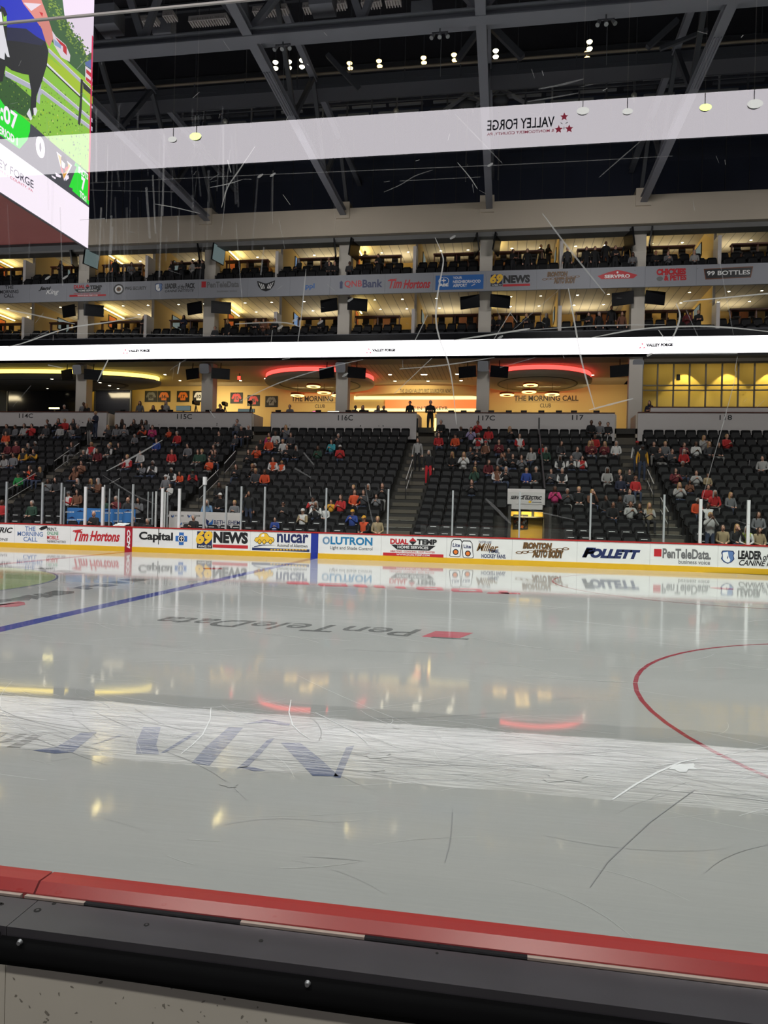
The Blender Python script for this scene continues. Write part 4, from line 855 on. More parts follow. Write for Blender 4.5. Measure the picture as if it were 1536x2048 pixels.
# (zoomed crop origin, scale) then people: head x, head y, shirt[/sleeve], flags
CROPS = [
 ((820, 840, 7.68), '480,70,k 790,105,k 940,130,lv 1050,80,r 1215,95,r 430,240,r 715,260,o,c:k 1060,265,r/w 1370,290,mr 1180,375,br,c:r 905,400,dg 1035,455,k,c:g 665,480,k,lean 830,480,w,long 1435,500,k,long 1520,500,k 1340,575,g,face 1010,650,k 1185,665,mr 1005,775,dgr,face 1345,770,br/w,long 1480,755,k 945,950,k,long 120,345,lg,stand,legs:TKB 290,530,k,legs:TKR,stand'),
 ((480, 850, 7.68), '310,215,k,lean 455,225,o,c:gd 570,250,k 680,215,w/w,lean 710,45,g 780,155,dg 560,130,w 450,150,pk 130,365,k 250,380,o,clap 715,350,k/k 880,380,k,long 1195,370,dgr 1415,300,tq,phone 1525,320,r,c:w 1515,175,dg 510,545,o/w 580,600,o/w,kid 180,590,k 245,715,dg 385,730,o 130,1075,nv,face 655,1215,k,c:k 970,1310,w/tn,c:w,phone 1105,1110,lg/r,c:k 1165,1220,k/w 1250,1230,w,kid 1390,1200,gd,kid 520,1440,bl,kid'),
 ((640, 900, 3.84), '276,272,k 376,275,k 475,270,k,clap 165,357,r 258,322,o 342,332,dg 430,362,g,kid 252,484,bl,c:gd 347,514,o/k,c:gd 400,520,tn'),
 ((380, 880, 3.84), '128,477,lb 245,440,k,c:w 340,462,g 455,420,k,stand 215,335,k 63,105,dgr 150,135,o 180,70,k'),
 ((0, 830, 7.68), '120,150,dg 245,150,g 375,165,lg 480,165,r 745,90,k 890,110,k 1000,120,r 1120,105,k 710,165,dg,c:lg 920,165,lg,c:r 1090,190,g 1240,190,k 1380,85,k/k,stand,legs:TKG,long 1470,5,nv,stand 80,265,o 250,400,mr 150,425,mr 420,460,k 545,460,k 345,555,k/gd 510,540,k/gd 200,600,g 90,640,lg 150,690,dg,kid 470,805,o/k 610,805,k,long 445,900,r,kid 290,885,gr,c:dg,lean 720,985,g 880,985,dg 1185,1000,k 1275,525,k 1400,495,r/w 1350,590,k,kid 1510,540,mr 1110,480,dg 1240,710,br 1165,805,br,face 1390,1000,dg 1520,1010,br 1065,1165,w/r,c:g 1190,1195,br 490,1310,dgr 20,1360,r'),
 ((160, 830, 7.68), '430,175,dg,phone 555,205,g 660,185,g 690,110,k,long 825,120,k,long 930,95,k 1055,95,g,long 965,190,k/o 1095,230,pk 840,300,g,kid 470,415,k 600,430,k 440,515,k/w 1370,250,o,kid 1170,405,bl 930,590,lg/w 760,655,w/r 660,665,mr,kid 965,745,g 1110,765,k/w 1320,915,g,c:w 1430,860,k/w 1490,925,o,kid 1385,600,r 740,1285,k,kid 550,1320,mr 385,1290,dgr 735,1290,dg,bald 875,1325,g 1385,1110,w,kid'),
 ((330, 830, 7.68), '210,300,r 365,480,g 520,595,dgr 685,600,o/k,clap 745,505,dg 830,300,k 1100,130,g 1185,165,k 1235,140,k 1080,290,dg,kid 1085,815,k/k 1330,735,k 345,860,k/r,c:dgr'),
 ((990, 840, 7.68), '210,165,k 370,195,w/r 580,410,lg 770,415,dgr 710,420,r,kid 985,400,dg 1250,410,g 1435,390,mr 215,490,k 400,610,g,clap 490,780,bl 590,790,k 995,570,k/w 1170,580,k/w 1335,590,r/w 880,790,dg 1040,780,k/w 920,1105,pk 1110,1090,dg 1290,1085,k 1480,1095,k/br,face'),
 ((1160, 840, 7.68), '165,85,k 320,60,g 440,60,k 250,310,r 400,310,mr 570,325,w/w 130,390,mr 880,315,k/w,c:r,stand 960,400,k/gd,stand,c:dg 1145,330,k 1310,315,g 1215,430,k 420,770,lg,hood 620,760,k 770,760,k 615,870,nv 850,860,r,c:br 1460,790,mr 765,1080,g 410,1200,k,face 635,1210,k 495,1310,k 770,1300,lg 915,1290,k 1060,1310,tn/lg,long 1400,440,dg'),
 ((1336, 840, 7.68), '540,245,lg 885,265,r 430,400,w 630,420,dg 680,400,k 235,410,mr 240,500,r 220,690,k 610,830,tn,kid 445,825,lg 340,935,br,kid 180,965,lg 600,1010,r 705,1090,r 430,1235,o 620,1285,w/k 650,1440,lg,cam 950,1170,g 1480,605,lg 1410,1475,g 850,1720,tn 980,1700,k,face 1130,1730,lm/w 1400,1700,tn')]
SECN = ['left of the stairs below panel 114C', 'below panel 115C', 'below panel 116C', 'below panel 117C', 'right of the stairs below panel 118']
got = []
for (ox, oy, sc), txt in CROPS:
    for e in txt.split():
        q = e.split(','); px = ox+float(q[0])/sc; py = oy+float(q[1])/sc; cl = q[2].split('/'); fl = q[3:]
        got.append((px, py, cl[0], cl[1] if len(cl) > 1 else None, fl))
recs = []
for (px, py, sh, sl, fl) in got:
    kid = 'kid' in fl; st = 'stand' in fl or 'cam' in fl; s = .78 if kid else rnd.uniform(.95, 1.05)
    hz = (1.615 if st else 1.205)*s+(.12 if kid and not st else 0)
    best = None
    for i in range(NR):
        yy = RY[i]-(.30 if st else .19); P = UY(px, py, yy); d = abs(P.z-(RZ[i]+hz))
        if best is None or d < best[0]: best = (d, i, P.x, yy)
    d, i, x, yy = best
    if any(abs(x-r[0]) < .36 and r[1] == i for r in recs): x += .2
    blk = sum(1 for a in AX if x > a)
    recs.append([x, i, yy, s, kid, st, sh, sl, fl, blk, px])
keyn = {}
for r in sorted(recs, key=lambda r: r[0]):
    x, i, yy, s, kid, st, sh, sl, fl, blk, px = r
    cap_ = next((f[2:] for f in fl if f.startswith('c:')), None); lg = next((f[5:] for f in fl if f.startswith('legs:')), None)
    hair = next((f for f in fl if f in ('long', 'hood', 'bald')), None)
    if st: pose = 'stand_cam' if 'cam' in fl else ('stand_down' if sh != 'nv' else 'stand_fold')
    else: pose = next(('sit_'+f for f in fl if f in ('lean', 'clap', 'phone', 'face')), rnd.choice(('sit_lap', 'sit_lap', 'sit_lean', 'sit_clap', 'sit_phone')))
    who = ('child' if kid else 'person')+' in '+CL[sh][0]+(' with %s sleeves' % CL[sl][0] if sl and sl != sh else '')+(' and %s cap' % CL[cap_][0] if cap_ else '')
    key = (who, i, blk, st); keyn[key] = keyn.get(key, 0)+1
    lab = '%s, %s %s row %s' % (who, 'standing' if st else 'seated', ORD[i], SECN[blk])
    if keyn[key] > 1: lab = '%s %s from left, %s row %s' % (ORD[keyn[key]-1], who, ORD[i], SECN[blk])
    if len(lab.replace('-', ' ').split()) > 15: lab = lab.replace('left of the stairs below panel', 'left of panel').replace('right of the stairs below panel', 'by panel').replace(' sleeves', ' sleeves')
    zz = RZ[i]+(.12 if kid and not st else 0)-(0 if st else .0)
    person((x, yy+(.0 if st else .19), zz), pose, sh, sl, {'TKB': TKB, 'TKR': TKR, 'TKG': TKG}.get(lg), hair, None, rnd.gauss(0, .18), s, cap_, lab, 'spectators in the far stand')
# officials at the boards
for px, py, lab, hair in ((192, 1028, 'bald person in black suit seated before the blue board', 'bald'), (275, 1038, 'bald person in dark jacket at the timekeeper table', 'bald'), (299, 1042, 'person in black at the boards right of the red stripe', 'short'), (392, 1035, 'grey-haired person in black suit before the white leaf emblem board', 'short')):
    yy = YB+1.25; P = UY(px, py, yy); person((P.x, yy, P.z-1.205), 'sit_phone' if px != 275 else 'sit_lean', 'k', 'k', TKB, hair, SKIN, rnd.gauss(0, .2), 1.0, None, lab, 'officials behind the boards')
    bn = MB(); z = P.z-1.205; bn.box(P.x-.3, P.x+.3, yy-.4, yy+.02, max(.05, z+.30), z+.39, M_frame); bn.box(P.x-.27, P.x-.2, yy-.35, yy, 0, z+.33, M_frame); bn.box(P.x+.2, P.x+.27, yy-.35, yy, 0, z+.33, M_frame)
    tag(bn.build('bench'), 'short black bench under the '+lab.replace(' seated', '').split(' at ')[0].split(' before ')[0]+(' by the %s' % ('blue board' if px == 192 else 'timekeeper table' if px == 275 else 'red stripe' if px == 299 else 'leaf emblem')), 'bench')
# ---------------------------------------------------------------- suite levels
FY = 28.8                                                # front plane of the balconies
PILX = [CAM.x+k*1.07 for k in (-26.05, -17.78, -9.47, -1.30, 7.0, 15.3)]; BAY = 8.85
PILX = [PILX[0]-BAY]+PILX
PLY = 30.0
Zf = [UY(768, y, FY).z for y in (413, 467, 548, 587, 682, 713)]   # fascia top,bottom, upper band top,bottom, ribbon top,bottom
LV = [dict(top=Zf[2], bot=Zf[3], a=16.05, b=16.65, fl=17.3, ceil=19.6, name='upper'), dict(top=Zf[4], bot=Zf[5], a=12.19, b=12.79, fl=13.44, ceil=15.74, name='lower')]
SUITE_W = (1, .80, .46)
x0_, x1_ = PILX[0], PILX[-1]
for i, x in enumerate(PILX):
    mb = MB()
    for z0, z1 in ((ZC, Zf[5]), (Zf[5], 20.9)): mb.box(x-.38, x+.38, PLY-.36, PLY+.36, z0, z1, M_pillar)
    mb.box(x-.42, x+.42, FY-.12, PLY, Zf[0]-.65, Zf[0]+.35, M_beige); struct('pillar', mb)
fa = MB(); fa.box(x0_-2, x1_+2, FY, FY+.35, Zf[1], Zf[0], M_beige); fa.box(x0_-2, x1_+2, FY+.35, FY+1.2, Zf[1]-.28, Zf[1]+.4, M_soff); fa.box(x0_-2, x1_+2, FY+.05, 40, Zf[0]-.3, Zf[0], M_navywall); struct('wall_fascia', fa, 'beige fascia wall above the upper suites')
emis_dl = emit('downlight_glow', (1, .88, .62), 22); emis_tube = emit('tube_glow', (1, .84, .30), 10)
M_trim = mat('downlight_trim', rgb(200, 196, 186), .5)
M_scrn = emit('tv_picture', (.40, .55, .56), .28); M_scrn2 = emit('tv_picture_blue', (.2, .4, .75), .6)
SUN = ['far left', 'second', 'third', 'fourth', 'fifth', 'sixth', 'seventh', 'eighth', 'ninth', 'tenth', 'eleventh', 'twelfth', 'thirteenth']
seatmass = MB()
TINT = {}
for L in LV:
    nm = L['name']; bk_y = 36.4
    fl = MB(); fl.box(x0_-2, x1_+2, FY+.25, FY+1.05, L['bot']+.72, L['a'], M_conc); fl.box(x0_-2, x1_+2, FY+1.05, FY+1.95, L['bot']+.72, L['b'], M_conc); fl.box(x0_-2, x1_+2, FY+1.95, bk_y, L['bot']+.75, L['fl'], M_conc); struct('floor_%s_suites' % nm, fl)
    ce = MB(); ce.box(x0_-2, x1_+2, FY+.4, bk_y, L['ceil'], L['ceil']+.12, M_ceil)
    for k in range(int((x1_-x0_)/.6)): ce.box(x0_+.6*k, x0_+.6*k+.035, FY+1.3, bk_y, L['ceil']-.004, L['ceil'], M_soff)
    struct('ceiling_%s_suites' % nm, ce)
    wl = MB(); wl.box(x0_-2, x1_+2, bk_y, bk_y+.15, L['fl']-.1, L['ceil'], M_wallw); struct('wall_%s_suites' % nm, wl)
    h = 0
    for bi in range(len(PILX)-1):
        xa, xb = PILX[bi], PILX[bi+1]; xm = (xa+xb)/2
        # divider fin in the middle of the bay, partition behind the pillar
        dv = thing('suite_divider', (xm, FY+1.9, L['fl']), 'white divider fin between %s suites, %s bay from the left' % (nm, ORD[bi]), 'partition', 'suite divider fins')
        a = MB(); a.box(xm-.05, xm+.05, FY+1.95, bk_y, L['fl'], L['ceil'], M_wallw); a.build('panel', dv)
        a = MB(); a.box(xm-.07, xm+.07, FY+1.85, FY+1.97, L['fl'], L['ceil'], M_panel); a.build('front_post', dv)
        a = MB(); a.box(xm-.10, xm+.10, FY+.9, FY+1.85, L['a'], L['fl']+1.0, M_panel); a.build('low_wall', dv)
        tvx = .075 if (bi < 4) else -.075
        a = MB(); c = MB(); e = .03 if tvx > 0 else -.03
        a.box(xm+tvx-.03, xm+tvx+.03, 33.4, 34.8, L['fl']+1.15, L['fl']+2.0, M_tv); c.box(xm+tvx+e-.002, xm+tvx+e+.002, 33.45, 34.75, L['fl']+1.2, L['fl']+1.95, M_scrn2 if bi == 2 else M_scrn)
        tv = thing('television', (xm, 34, L['fl']+1.2), 'wall television lit on the divider of the %s %s suite bay' % (ORD[bi], nm), 'television', 'suite wall televisions'); a.build('casing', tv); c.build('screen', tv)
        pw = MB(); pw.box(xa-.08, xa+.08, PLY+.36, bk_y, L['fl'], L['ceil'], M_wallw); struct('wall_%s_partition_%d' % (nm, bi+1), pw)
        # bright valance tube right of the pillar
        lt = MB(); lt.beam((xa+.14, 31.6, L['ceil']-.16), (xa+.14, 34.6, L['ceil']-.16), .08, .05, emis_tube); 
        tb_ = thing('wall_light', (xa+.14, 33, L['ceil']), 'yellow light bar on the wall of the %s %s suite bay' % (ORD[bi], nm), 'wall light', 'suite light bars'); lt.build('tube', tb_); hs = MB(); hs.box(xa+.08, xa+.12, 31.5, 34.7, L['ceil']-.22, L['ceil']-.1, M_steel); hs.build('housing', tb_)
        pcn = MB(); pcn.box(xa+.08, xa+.11, 32.6, 33.7, L['fl']+1.0, L['fl']+1.9, M_frame); pcn.box(xa+.11, xa+.115, 32.7, 33.6, L['fl']+1.08, L['fl']+1.82, M_orange); tag(pcn.build('picture'), 'framed picture under the light bar of the %s %s suite bay' % (ORD[bi], nm), 'picture', 'suite pictures')
        for side in (0, 1):
            h = bi*2+side; sx0, sx1 = (xa+.45, xm-.12) if side == 0 else (xm+.12, xb-.45)
            rn = '%s %s suite from left' % (ORD[h], nm)
            # counter
            ct = thing('bar_counter', ((sx0+sx1)/2, FY+2.4, L['fl']), 'dark wood drink counter of the '+rn, 'counter', 'suite drink counters')
            g0, g1 = (sx0, sx1-.9) if side == 0 else (sx0+.9, sx1)
            gp = rnd.uniform(.2, .5)
            a = MB(); a.box(g0, g1, FY+2.2, FY+2.65, L['fl']+.9, L['fl']+.98, M_rail); a.build('top', ct)
            for gx in (g0+.05, (g0+g1)/2, g1-.05): a = MB(); a.box(gx-.03, gx+.03, FY+2.3, FY+2.5, L['fl'], L['fl']+.9, M_rail); a.build('leg', ct)
            # stools tucked behind the counter
            for k in range(3):
                gx = g0+(g1-g0)*(k+.6)/3.2; a = MB(); a.box(gx-.2, gx+.2, FY+2.75, FY+3.1, L['fl']+.60, L['fl']+.66, M_frame); a.box(gx-.2, gx+.2, FY+3.06, FY+3.1, L['fl']+.66, L['fl']+1.05, M_frame)
                for u in (-.17, .17): a.box(gx+u-.015, gx+u+.015, FY+2.78, FY+2.81, L['fl'], L['fl']+.6, M_frame); a.box(gx+u-.015, gx+u+.015, FY+3.05, FY+3.08, L['fl'], L['fl']+.6, M_frame)
                tag(a.build('bar_stool'), 'black bar stool, %s at the counter of the %s' % (ORD[k], rn), 'stool', 'suite bar stools')
            # cabinet at the back
            cx = sx0+.9 if side == 0 else sx1-.9
            kb = thing('wood_cabinet', (cx, bk_y-.3, L['fl']), 'tall brown wood cabinet at the back of the '+rn, 'cabinet', 'suite cabinets')
            a = MB(); a.box(cx-.6, cx+.6, bk_y-.6, bk_y-.01, L['fl'], L['fl']+2.1, M_wood); a.build('body', kb)
            for s in (-1, 1): a = MB(); a.box(cx+s*.3-.27, cx+s*.3+.27, bk_y-.63, bk_y-.6, L['fl']+.1, L['fl']+2.0, M_wood); a.build('door', kb)
            # downlights
            for k, (fx, yy) in enumerate(((.28, 32.0), (.76, 32.0), (.28, 34.2), (.76, 34.2))):
                x = sx0+(sx1-sx0)*fx; a = MB(); a.cyl((x, yy, L['ceil']-.012), (x, yy, L['ceil']-.004), .075, emis_dl, 12); a.lathe([(.075, -.015), (.11, -.012), (.11, 0)], (x, yy, L['ceil']), M_trim, 12)
                tag(a.build('ceiling_light'), 'round ceiling downlight, %s of four in the %s' % (ORD[k], rn), 'ceiling light', 'suite downlights')
            # warm room light
            pw_ = {0: 85, 1: 60}[side]*rnd.choice((.8, 1.0, 1.25, 1.4))
            spot('suite_lamp', ((sx0+sx1)/2, 33.3, L['ceil']-.02), ((sx0+sx1)/2, 33.5, L['fl']), 128, .7, pw_*4.2, SUITE_W)
            area('suite_ceiling_fill', (cx+(1.2 if side == 0 else -1.2), 35.0, L['fl']+1.15), (cx+(1.2 if side == 0 else -1.2), 34.4, L['ceil']), 2.2, .5, rnd.choice((26, 34, 44)), (1, .86, .60))  # added up-facing fill standing in for bounce on the ceiling; no fitting here
            if side == 0: area('suite_wall_wash', (xa+.3, 33, L['ceil']-.3), (xa+1.6, 33, L['ceil']), 2.5, .2, 44, (1, .78, .32))
            # balcony seats
            for row, (yy, zz) in enumerate(((FY+.78, L['a']), (FY+1.72, L['b']))):
                n = int((sx1-sx0)/.57)
                for k in range(n):
                    if side == 0 and k == n-1 and row: continue
                    off = Vector((sx0+(sx1-sx0)/n*(k+.5), yy, zz))
                    for m_ in (bk, pn, frs[0]):
                        base = len(seatmass.v); seatmass.v += [tuple(Vector(v)*1.05+off) for v in m_.v]
                        for f, mi in zip(m_.f, m_.m): seatmass.f.append([base+q for q in f]); seatmass.m.append(seatmass.mi(m_.mats[mi])); seatmass.sm.append(False)
        # screens hung beside the pillar
        for s in (-1, 1):
            lo = nm == 'lower'; zt = L['ceil']-.25 if not lo else L['bot']+3.86-.12; z1 = (Zf[1]-.12) if not lo else LV[0]['bot']-.02; hh = 1.05 if not lo else .75
            tl = thing('hanging_screen', (xa+s*.75, PLY-.3, z1), 'dark screen hung %s of the %s pillar over the %s suites' % ('left' if s < 0 else 'right', ORD[bi], nm), 'screen', 'screens hung beside the pillars')
            M = Matrix.Translation((xa+s*(.62 if not lo else .9), PLY-.55, z1-hh/2-(.02 if not lo else .05))) @ Matrix.Rotation(radians(s*(76 if not lo else 22)), 4, 'Z') @ Matrix.Rotation(radians(8), 4, 'X')
            a = MB(); a.xbox(M, 1.25, .09, hh, M_tv); a.build('casing', tl); a = MB(); a.xbox(M @ Matrix.Translation((0, -.047, 0)), 1.17, .004, hh-.08, M_tv if (bi, s) not in ((1, 1), (2, 1)) or lo else M_scrn); a.build('display', tl); a = MB(); a.cyl((xa+s*.5, PLY-.3, z1-.05), M @ Vector((0, .05, hh*.3)), .03, M_frame, 6); a.build('bracket', tl)
    if nm == 'lower':
        gr = MB(); gr.box(x0_-2, x1_+2, FY+.1, FY+.16, L['top'], L['top']+.42, M_tv); gr.box(x0_-2, x1_+2, FY+.08, FY+.18, L['top']+.42, L['top']+.47, M_rig); tag(gr.build('balcony_guard'), 'dark guard strip along the top of the glowing ribbon board', 'railing')
tag(seatmass.build('balcony_seats'), 'rows of black seats on the two suite balconies', 'seats', None, 'stuff')
# upper advertising band
def band(px0, px1, label, draw):
    x0 = UY(px0, 570, FY).x; x1 = UY(px1, 570, FY).x; t = thing('balcony_banner', ((x0+x1)/2, FY, Zf[3]), label, 'banner', 'advertising banners on the upper balcony')
    b = MB(); b.box(x0+.004, x1-.004, FY, FY+.12, Zf[3], Zf[2], M_band); b.build('panel', t); l = MB(); draw(l); l.build('lettering', t)
def B_(l, s, x0, y0, x1, y1, m, bo=.02, sh=0, e=.004): ytext(l, s, x0, y0, x1, y1, FY, m, bo, sh, e)
def b0(l): B_(l, 'THE', 10, 571, 27, 578, M_k); B_(l, 'MORNING', 0, 580, 37, 587, M_k); B_(l, 'CALL', 8, 588, 28, 595, M_k)
def b1(l): B_(l, 'Jani', 77, 573, 102, 582, M_k, .04, .3); B_(l, 'King', 92, 579, 118, 591, M_w2, .01, .4)
def b2(l): dual(l, 139, 570, 212, 593, FY)
def b3(l): ydisc(l, (227, 568, 248, 589), FY, M_k); ydisc(l, (230, 571, 245, 586), FY, M_w2, .004); ydisc(l, (233, 574, 242, 583), FY, M_brown, .005); ydisc(l, (235.5, 576.5, 239.5, 580.5), FY, M_k, .006); B_(l, 'PWG SECURITY', 250, 573, 293, 580, M_k, .03)
def b4(l): shield(l, (310, 566, 325, 584), FY); B_(l, 'LEADER', 330, 567, 354, 577, M_k, .05); B_(l, 'of the', 355, 569, 369, 578, M_k, .02, .3); B_(l, 'PACK', 371, 566, 390, 577, M_k, .05); B_(l, 'CANINE INSTITUTE', 330, 579, 388, 584, M_k, .02, .35)
def b5(l): yrect(l, 403, 563, 412, 575, FY, M_ired); B_(l, 'PenTeleData', 414, 563, 478, 575, M_ig, .03); B_(l, 'business voice', 434, 580, 474, 584, M_ig, .01)
def b6(l):
    bx = (514, 561, 550, 583)
    ypoly(l, bx, [(0, 1), (.3, .82), (.5, .72), (.7, .82), (1, 1), (.95, .55), (.75, .15), (.5, 0), (.25, .15), (.05, .55)], FY, M_k)
    for s in (0, 1):
        g = lambda u: 1-u if s else u
        for k in range(3): ypoly(l, bx, [(g(.08+.12*k), .85-.08*k), (g(.14+.12*k), .78-.08*k), (g(.30+.07*k), .25+.02*k), (g(.26+.07*k), .22+.02*k)], FY, M_w2, .005)
def b7(l): B_(l, 'ppl', 611, 567, 629, 580, M_iblue, .02)
def b8(l):
    ypoly(l, (678, 561, 687, 577), [(.2, 0), (.8, 0), (.8, .6), (.9, .7), (.5, 1), (.1, .7), (.2, .6)], FY, M_navy); B_(l, 'QNB', 689, 561, 724, 576, M_ired, .02); B_(l, 'Bank', 725, 559, 765, 575, M_navy, .03)
def b9(l): script(l, 776, 557, 861, 577, M_ired, FY)
def b10(l):
    yrect(l, 871, 550, 967, 579, FY, M_iblue); B_(l, 'YOUR', 906, 553, 924, 558, M_w2, .02, 0, .006); B_(l, 'NEIGHBORHOOD', 906, 560, 961, 566, M_w2, .02, 0, .006); B_(l, 'AIRPORT', 906, 568, 934, 574, M_w2, .02, 0, .006); B_(l, 'ABE', 878, 567, 897, 573, M_w2, .05, 0, .006)
    ydisc(l, (877, 554, 898, 570), FY, M_w2, .005, 20, .9); B_(l, '+', 883, 557, 892, 565, M_w2, .01, 0, .007)
def b11(l): news(l, 980, 548, 1060, 573, FY)
def b12(l): ironton(l, 1084, 543, 1162, 568, FY)
def b13(l): ypoly(l, (1195, 540, 1275, 559), [(0, .42), (.28, .8), (.5, 1), (.72, .8), (1, .42), (.9, .08), (.1, .08)], FY, M_ired); B_(l, 'SERVPRO', 1209, 549, 1260, 556, M_w2, .04, 0, .006); ydisc(l, (1233, 542.5, 1237, 547), FY, M_w2, .006, 10)
def b14(l): B_(l, 'CHICKIES', 1313, 537, 1372, 550, M_ired, .07, 0); B_(l, '& PETES', 1328, 550, 1373, 561, M_ired, .06); ydisc(l, (1313, 553, 1326, 562), FY, M_ig)
def b15(l): ypoly(l, (1407, 534, 1506, 558), [(0, .9), (1, 1), (.96, .08), (.04, 0)], FY, M_wood, .003); ypoly(l, (1409, 536, 1504, 556), [(0, .9), (1, 1), (.96, .08), (.04, 0)], FY, M_k, .004); B_(l, '99 BOTTLES', 1414, 541, 1500, 550, M_w2, .02, 0, .006)
for a in ((-160, 60, 'grey balcony banner with three dark serif lines at far left', b0), (60, 134, 'grey balcony banner with black and white slanted words', b1), (134, 220, 'grey balcony banner with red and black words over a red bar', b2), (220, 302, 'grey balcony banner with black target ring', b3), (302, 397, 'grey balcony banner with pale blue shield', b4), (397, 496, 'grey balcony banner with small red square and grey word', b5), (496, 580, 'grey balcony banner with black winged crest', b6), (580, 660, 'grey balcony banner with three small blue letters', b7), (660, 770, 'grey balcony banner with red capitals and dark word Bank', b8), (770, 866, 'grey balcony banner with red brush-script lettering', b9), (866, 972, 'grey balcony banner with blue airport box', b10), (972, 1073, 'grey balcony banner with yellow 69 and black NEWS', b11), (1073, 1180, 'grey balcony banner with brown outlined words and chain', b12), (1180, 1290, 'grey balcony banner with wide red lozenge', b13), (1290, 1392, 'grey balcony banner with two red rounded words', b14), (1392, 1640, 'grey balcony banner with dark plaque and white 99', b15)): band(*a)
# LED ribbon boards
def logo(l, fn, dark, red, bo=.085):
    for cx, cy in ((.05, .22), (.17, .22), (.11, .8)):
        q = []
        for i in range(10): a = pi/2+2*pi*i/10; r = (.05, .022)[i % 2]; q.append(fn(cx+r*cos(a), cy+r*4.2*sin(a)))
        l.poly(q, red)
    for an in (35, 145, 270): a = radians(an); l.poly([fn(.11+.02*cos(a)-.004*sin(a), .42+.09*sin(a)+.016*cos(a)), fn(.11+.05*cos(a)-.004*sin(a), .42+.2*sin(a)+.016*cos(a)), fn(.11+.05*cos(a)+.004*sin(a), .42+.2*sin(a)-.016*cos(a)), fn(.11+.02*cos(a)+.004*sin(a), .42+.09*sin(a)-.016*cos(a))], dark)
    put_text(l, 'VALLEY FORGE', lambda u, v: fn(.22+.78*u, .36+.5*v), dark, bo); put_text(l, '& MONTGOMERY COUNTY, PA', lambda u, v: fn(.22+.78*u, .1+.16*v), red, .01)
M_ledp = emit('led_pale', (.94, .84, .95), 2.6)
rb = thing('ribbon_board', (5, FY-.1, Zf[5]), 'long glowing white LED ribbon board under the lower suites', 'LED board')
a = MB(); a.box(x0_-2, x1_+2, FY-.02, FY+.12, Zf[5]-.03, Zf[4]+.03, M_frame); a.build('casing', rb)
a = MB(); a.box(x0_-2, x1_+2, FY-.06, FY-.02, Zf[5], Zf[4], M_ribbon)
l = MB()
for bx in ((245, 697.5, 300, 708.5), (731, 696, 791, 707.5), (1277, 685, 1346, 698)): logo(l, on_y(*bx, FY-.06, .006), M_ledk, M_ledr)
a.build('display', rb); l.build('lettering', rb)
# people in the suites
SP = 'd 122,520,k 160,528,k 231,520,k,long 263,526,g 344,524,k 364,522,k 385,525,lg 397,523,k 405,521,k 603,520,k,long 655,518,dg 730,506,k 757,508,k 698,531,dg 672,532,k 1026,500,k 1055,502,k 1082,494,dg 1097,496,k 1135,496,dg 1173,496,k,long 1190,494,k 1212,486,k 1231,494,k 1254,484,k 1267,507,g 1336,505,g 1390,507,lg 1310,512,k 660,532,k 288,634,k 368,632,nv 455,642,k 430,659,dg 512,642,k 528,638,br 550,637,k 643,645,k 1000,634,k,long 1053,629,k,long 1093,628,k,long 1178,628,k 1198,627,k 1223,614,k 1244,626,br 1375,620,mr,long 1397,620,k 985,640,k 540,660,k'
rs = []
for e in SP.split()[1:]:
    q = e.split(','); px, py = float(q[0]), float(q[1]); L = LV[0] if py < 580 else LV[1]; best = None
    for yy, zz, st, rn in ((FY+.6, L['a'], 1, 'front row'), (FY+.78, L['a'], 0, 'front row'), (FY+1.5, L['b'], 1, 'second row'), (FY+1.72, L['b'], 0, 'second row'), (FY+2.95, L['fl'], 0.5, 'counter'), (FY+3.4, L['fl'], 1, 'counter')):
        hz = 1.615 if st == 1 else (1.205 if st == 0 else 1.37); P = UY(px, py, yy-(.2 if st != 1 else 0)); d = abs(P.z-(zz+hz))+(.06 if st == .5 else 0)
        if best is None or d < best[0]: best = (d, yy, zz, st, rn, P.x)
    d, yy, zz, st, rn, x = best; rs.append((x, yy, zz, st, rn, L['name'], q[2], q[3] if len(q) > 3 else None))
kn = {}
for x, yy, zz, st, rn, nm, sh, hr in sorted(rs):
    bay = sum(1 for p in PILX if x > p)-1; bay = max(0, min(bay, 5))
    key = (CL[sh][0], st == 1, rn, nm, bay); kn[key] = kn.get(key, 0)+1
    lab = '%sperson in %s %s at the %s, %s bay of the %s suites' % ('' if kn[key] == 1 else ORD[kn[key]-1]+' ', CL[sh][0], 'standing' if st == 1 else 'sitting', rn, ORD[bay], nm)
    if kn[key] > 1: lab = '%s person in %s %s, %s, %s bay of %s suites, counting from left' % (ORD[kn[key]-1], CL[sh][0], 'standing' if st == 1 else 'sitting', rn, ORD[bay], nm)
    person((x, yy, zz+(.22 if st == .5 else 0)), rnd.choice(('stand_down', 'stand_fold')) if st == 1 else rnd.choice(('sit_lap', 'sit_lean', 'sit_phone')), sh, None, TKB, hr, None, rnd.gauss(0, .4), 1.0, None, lab, 'guests on the suite balconies')
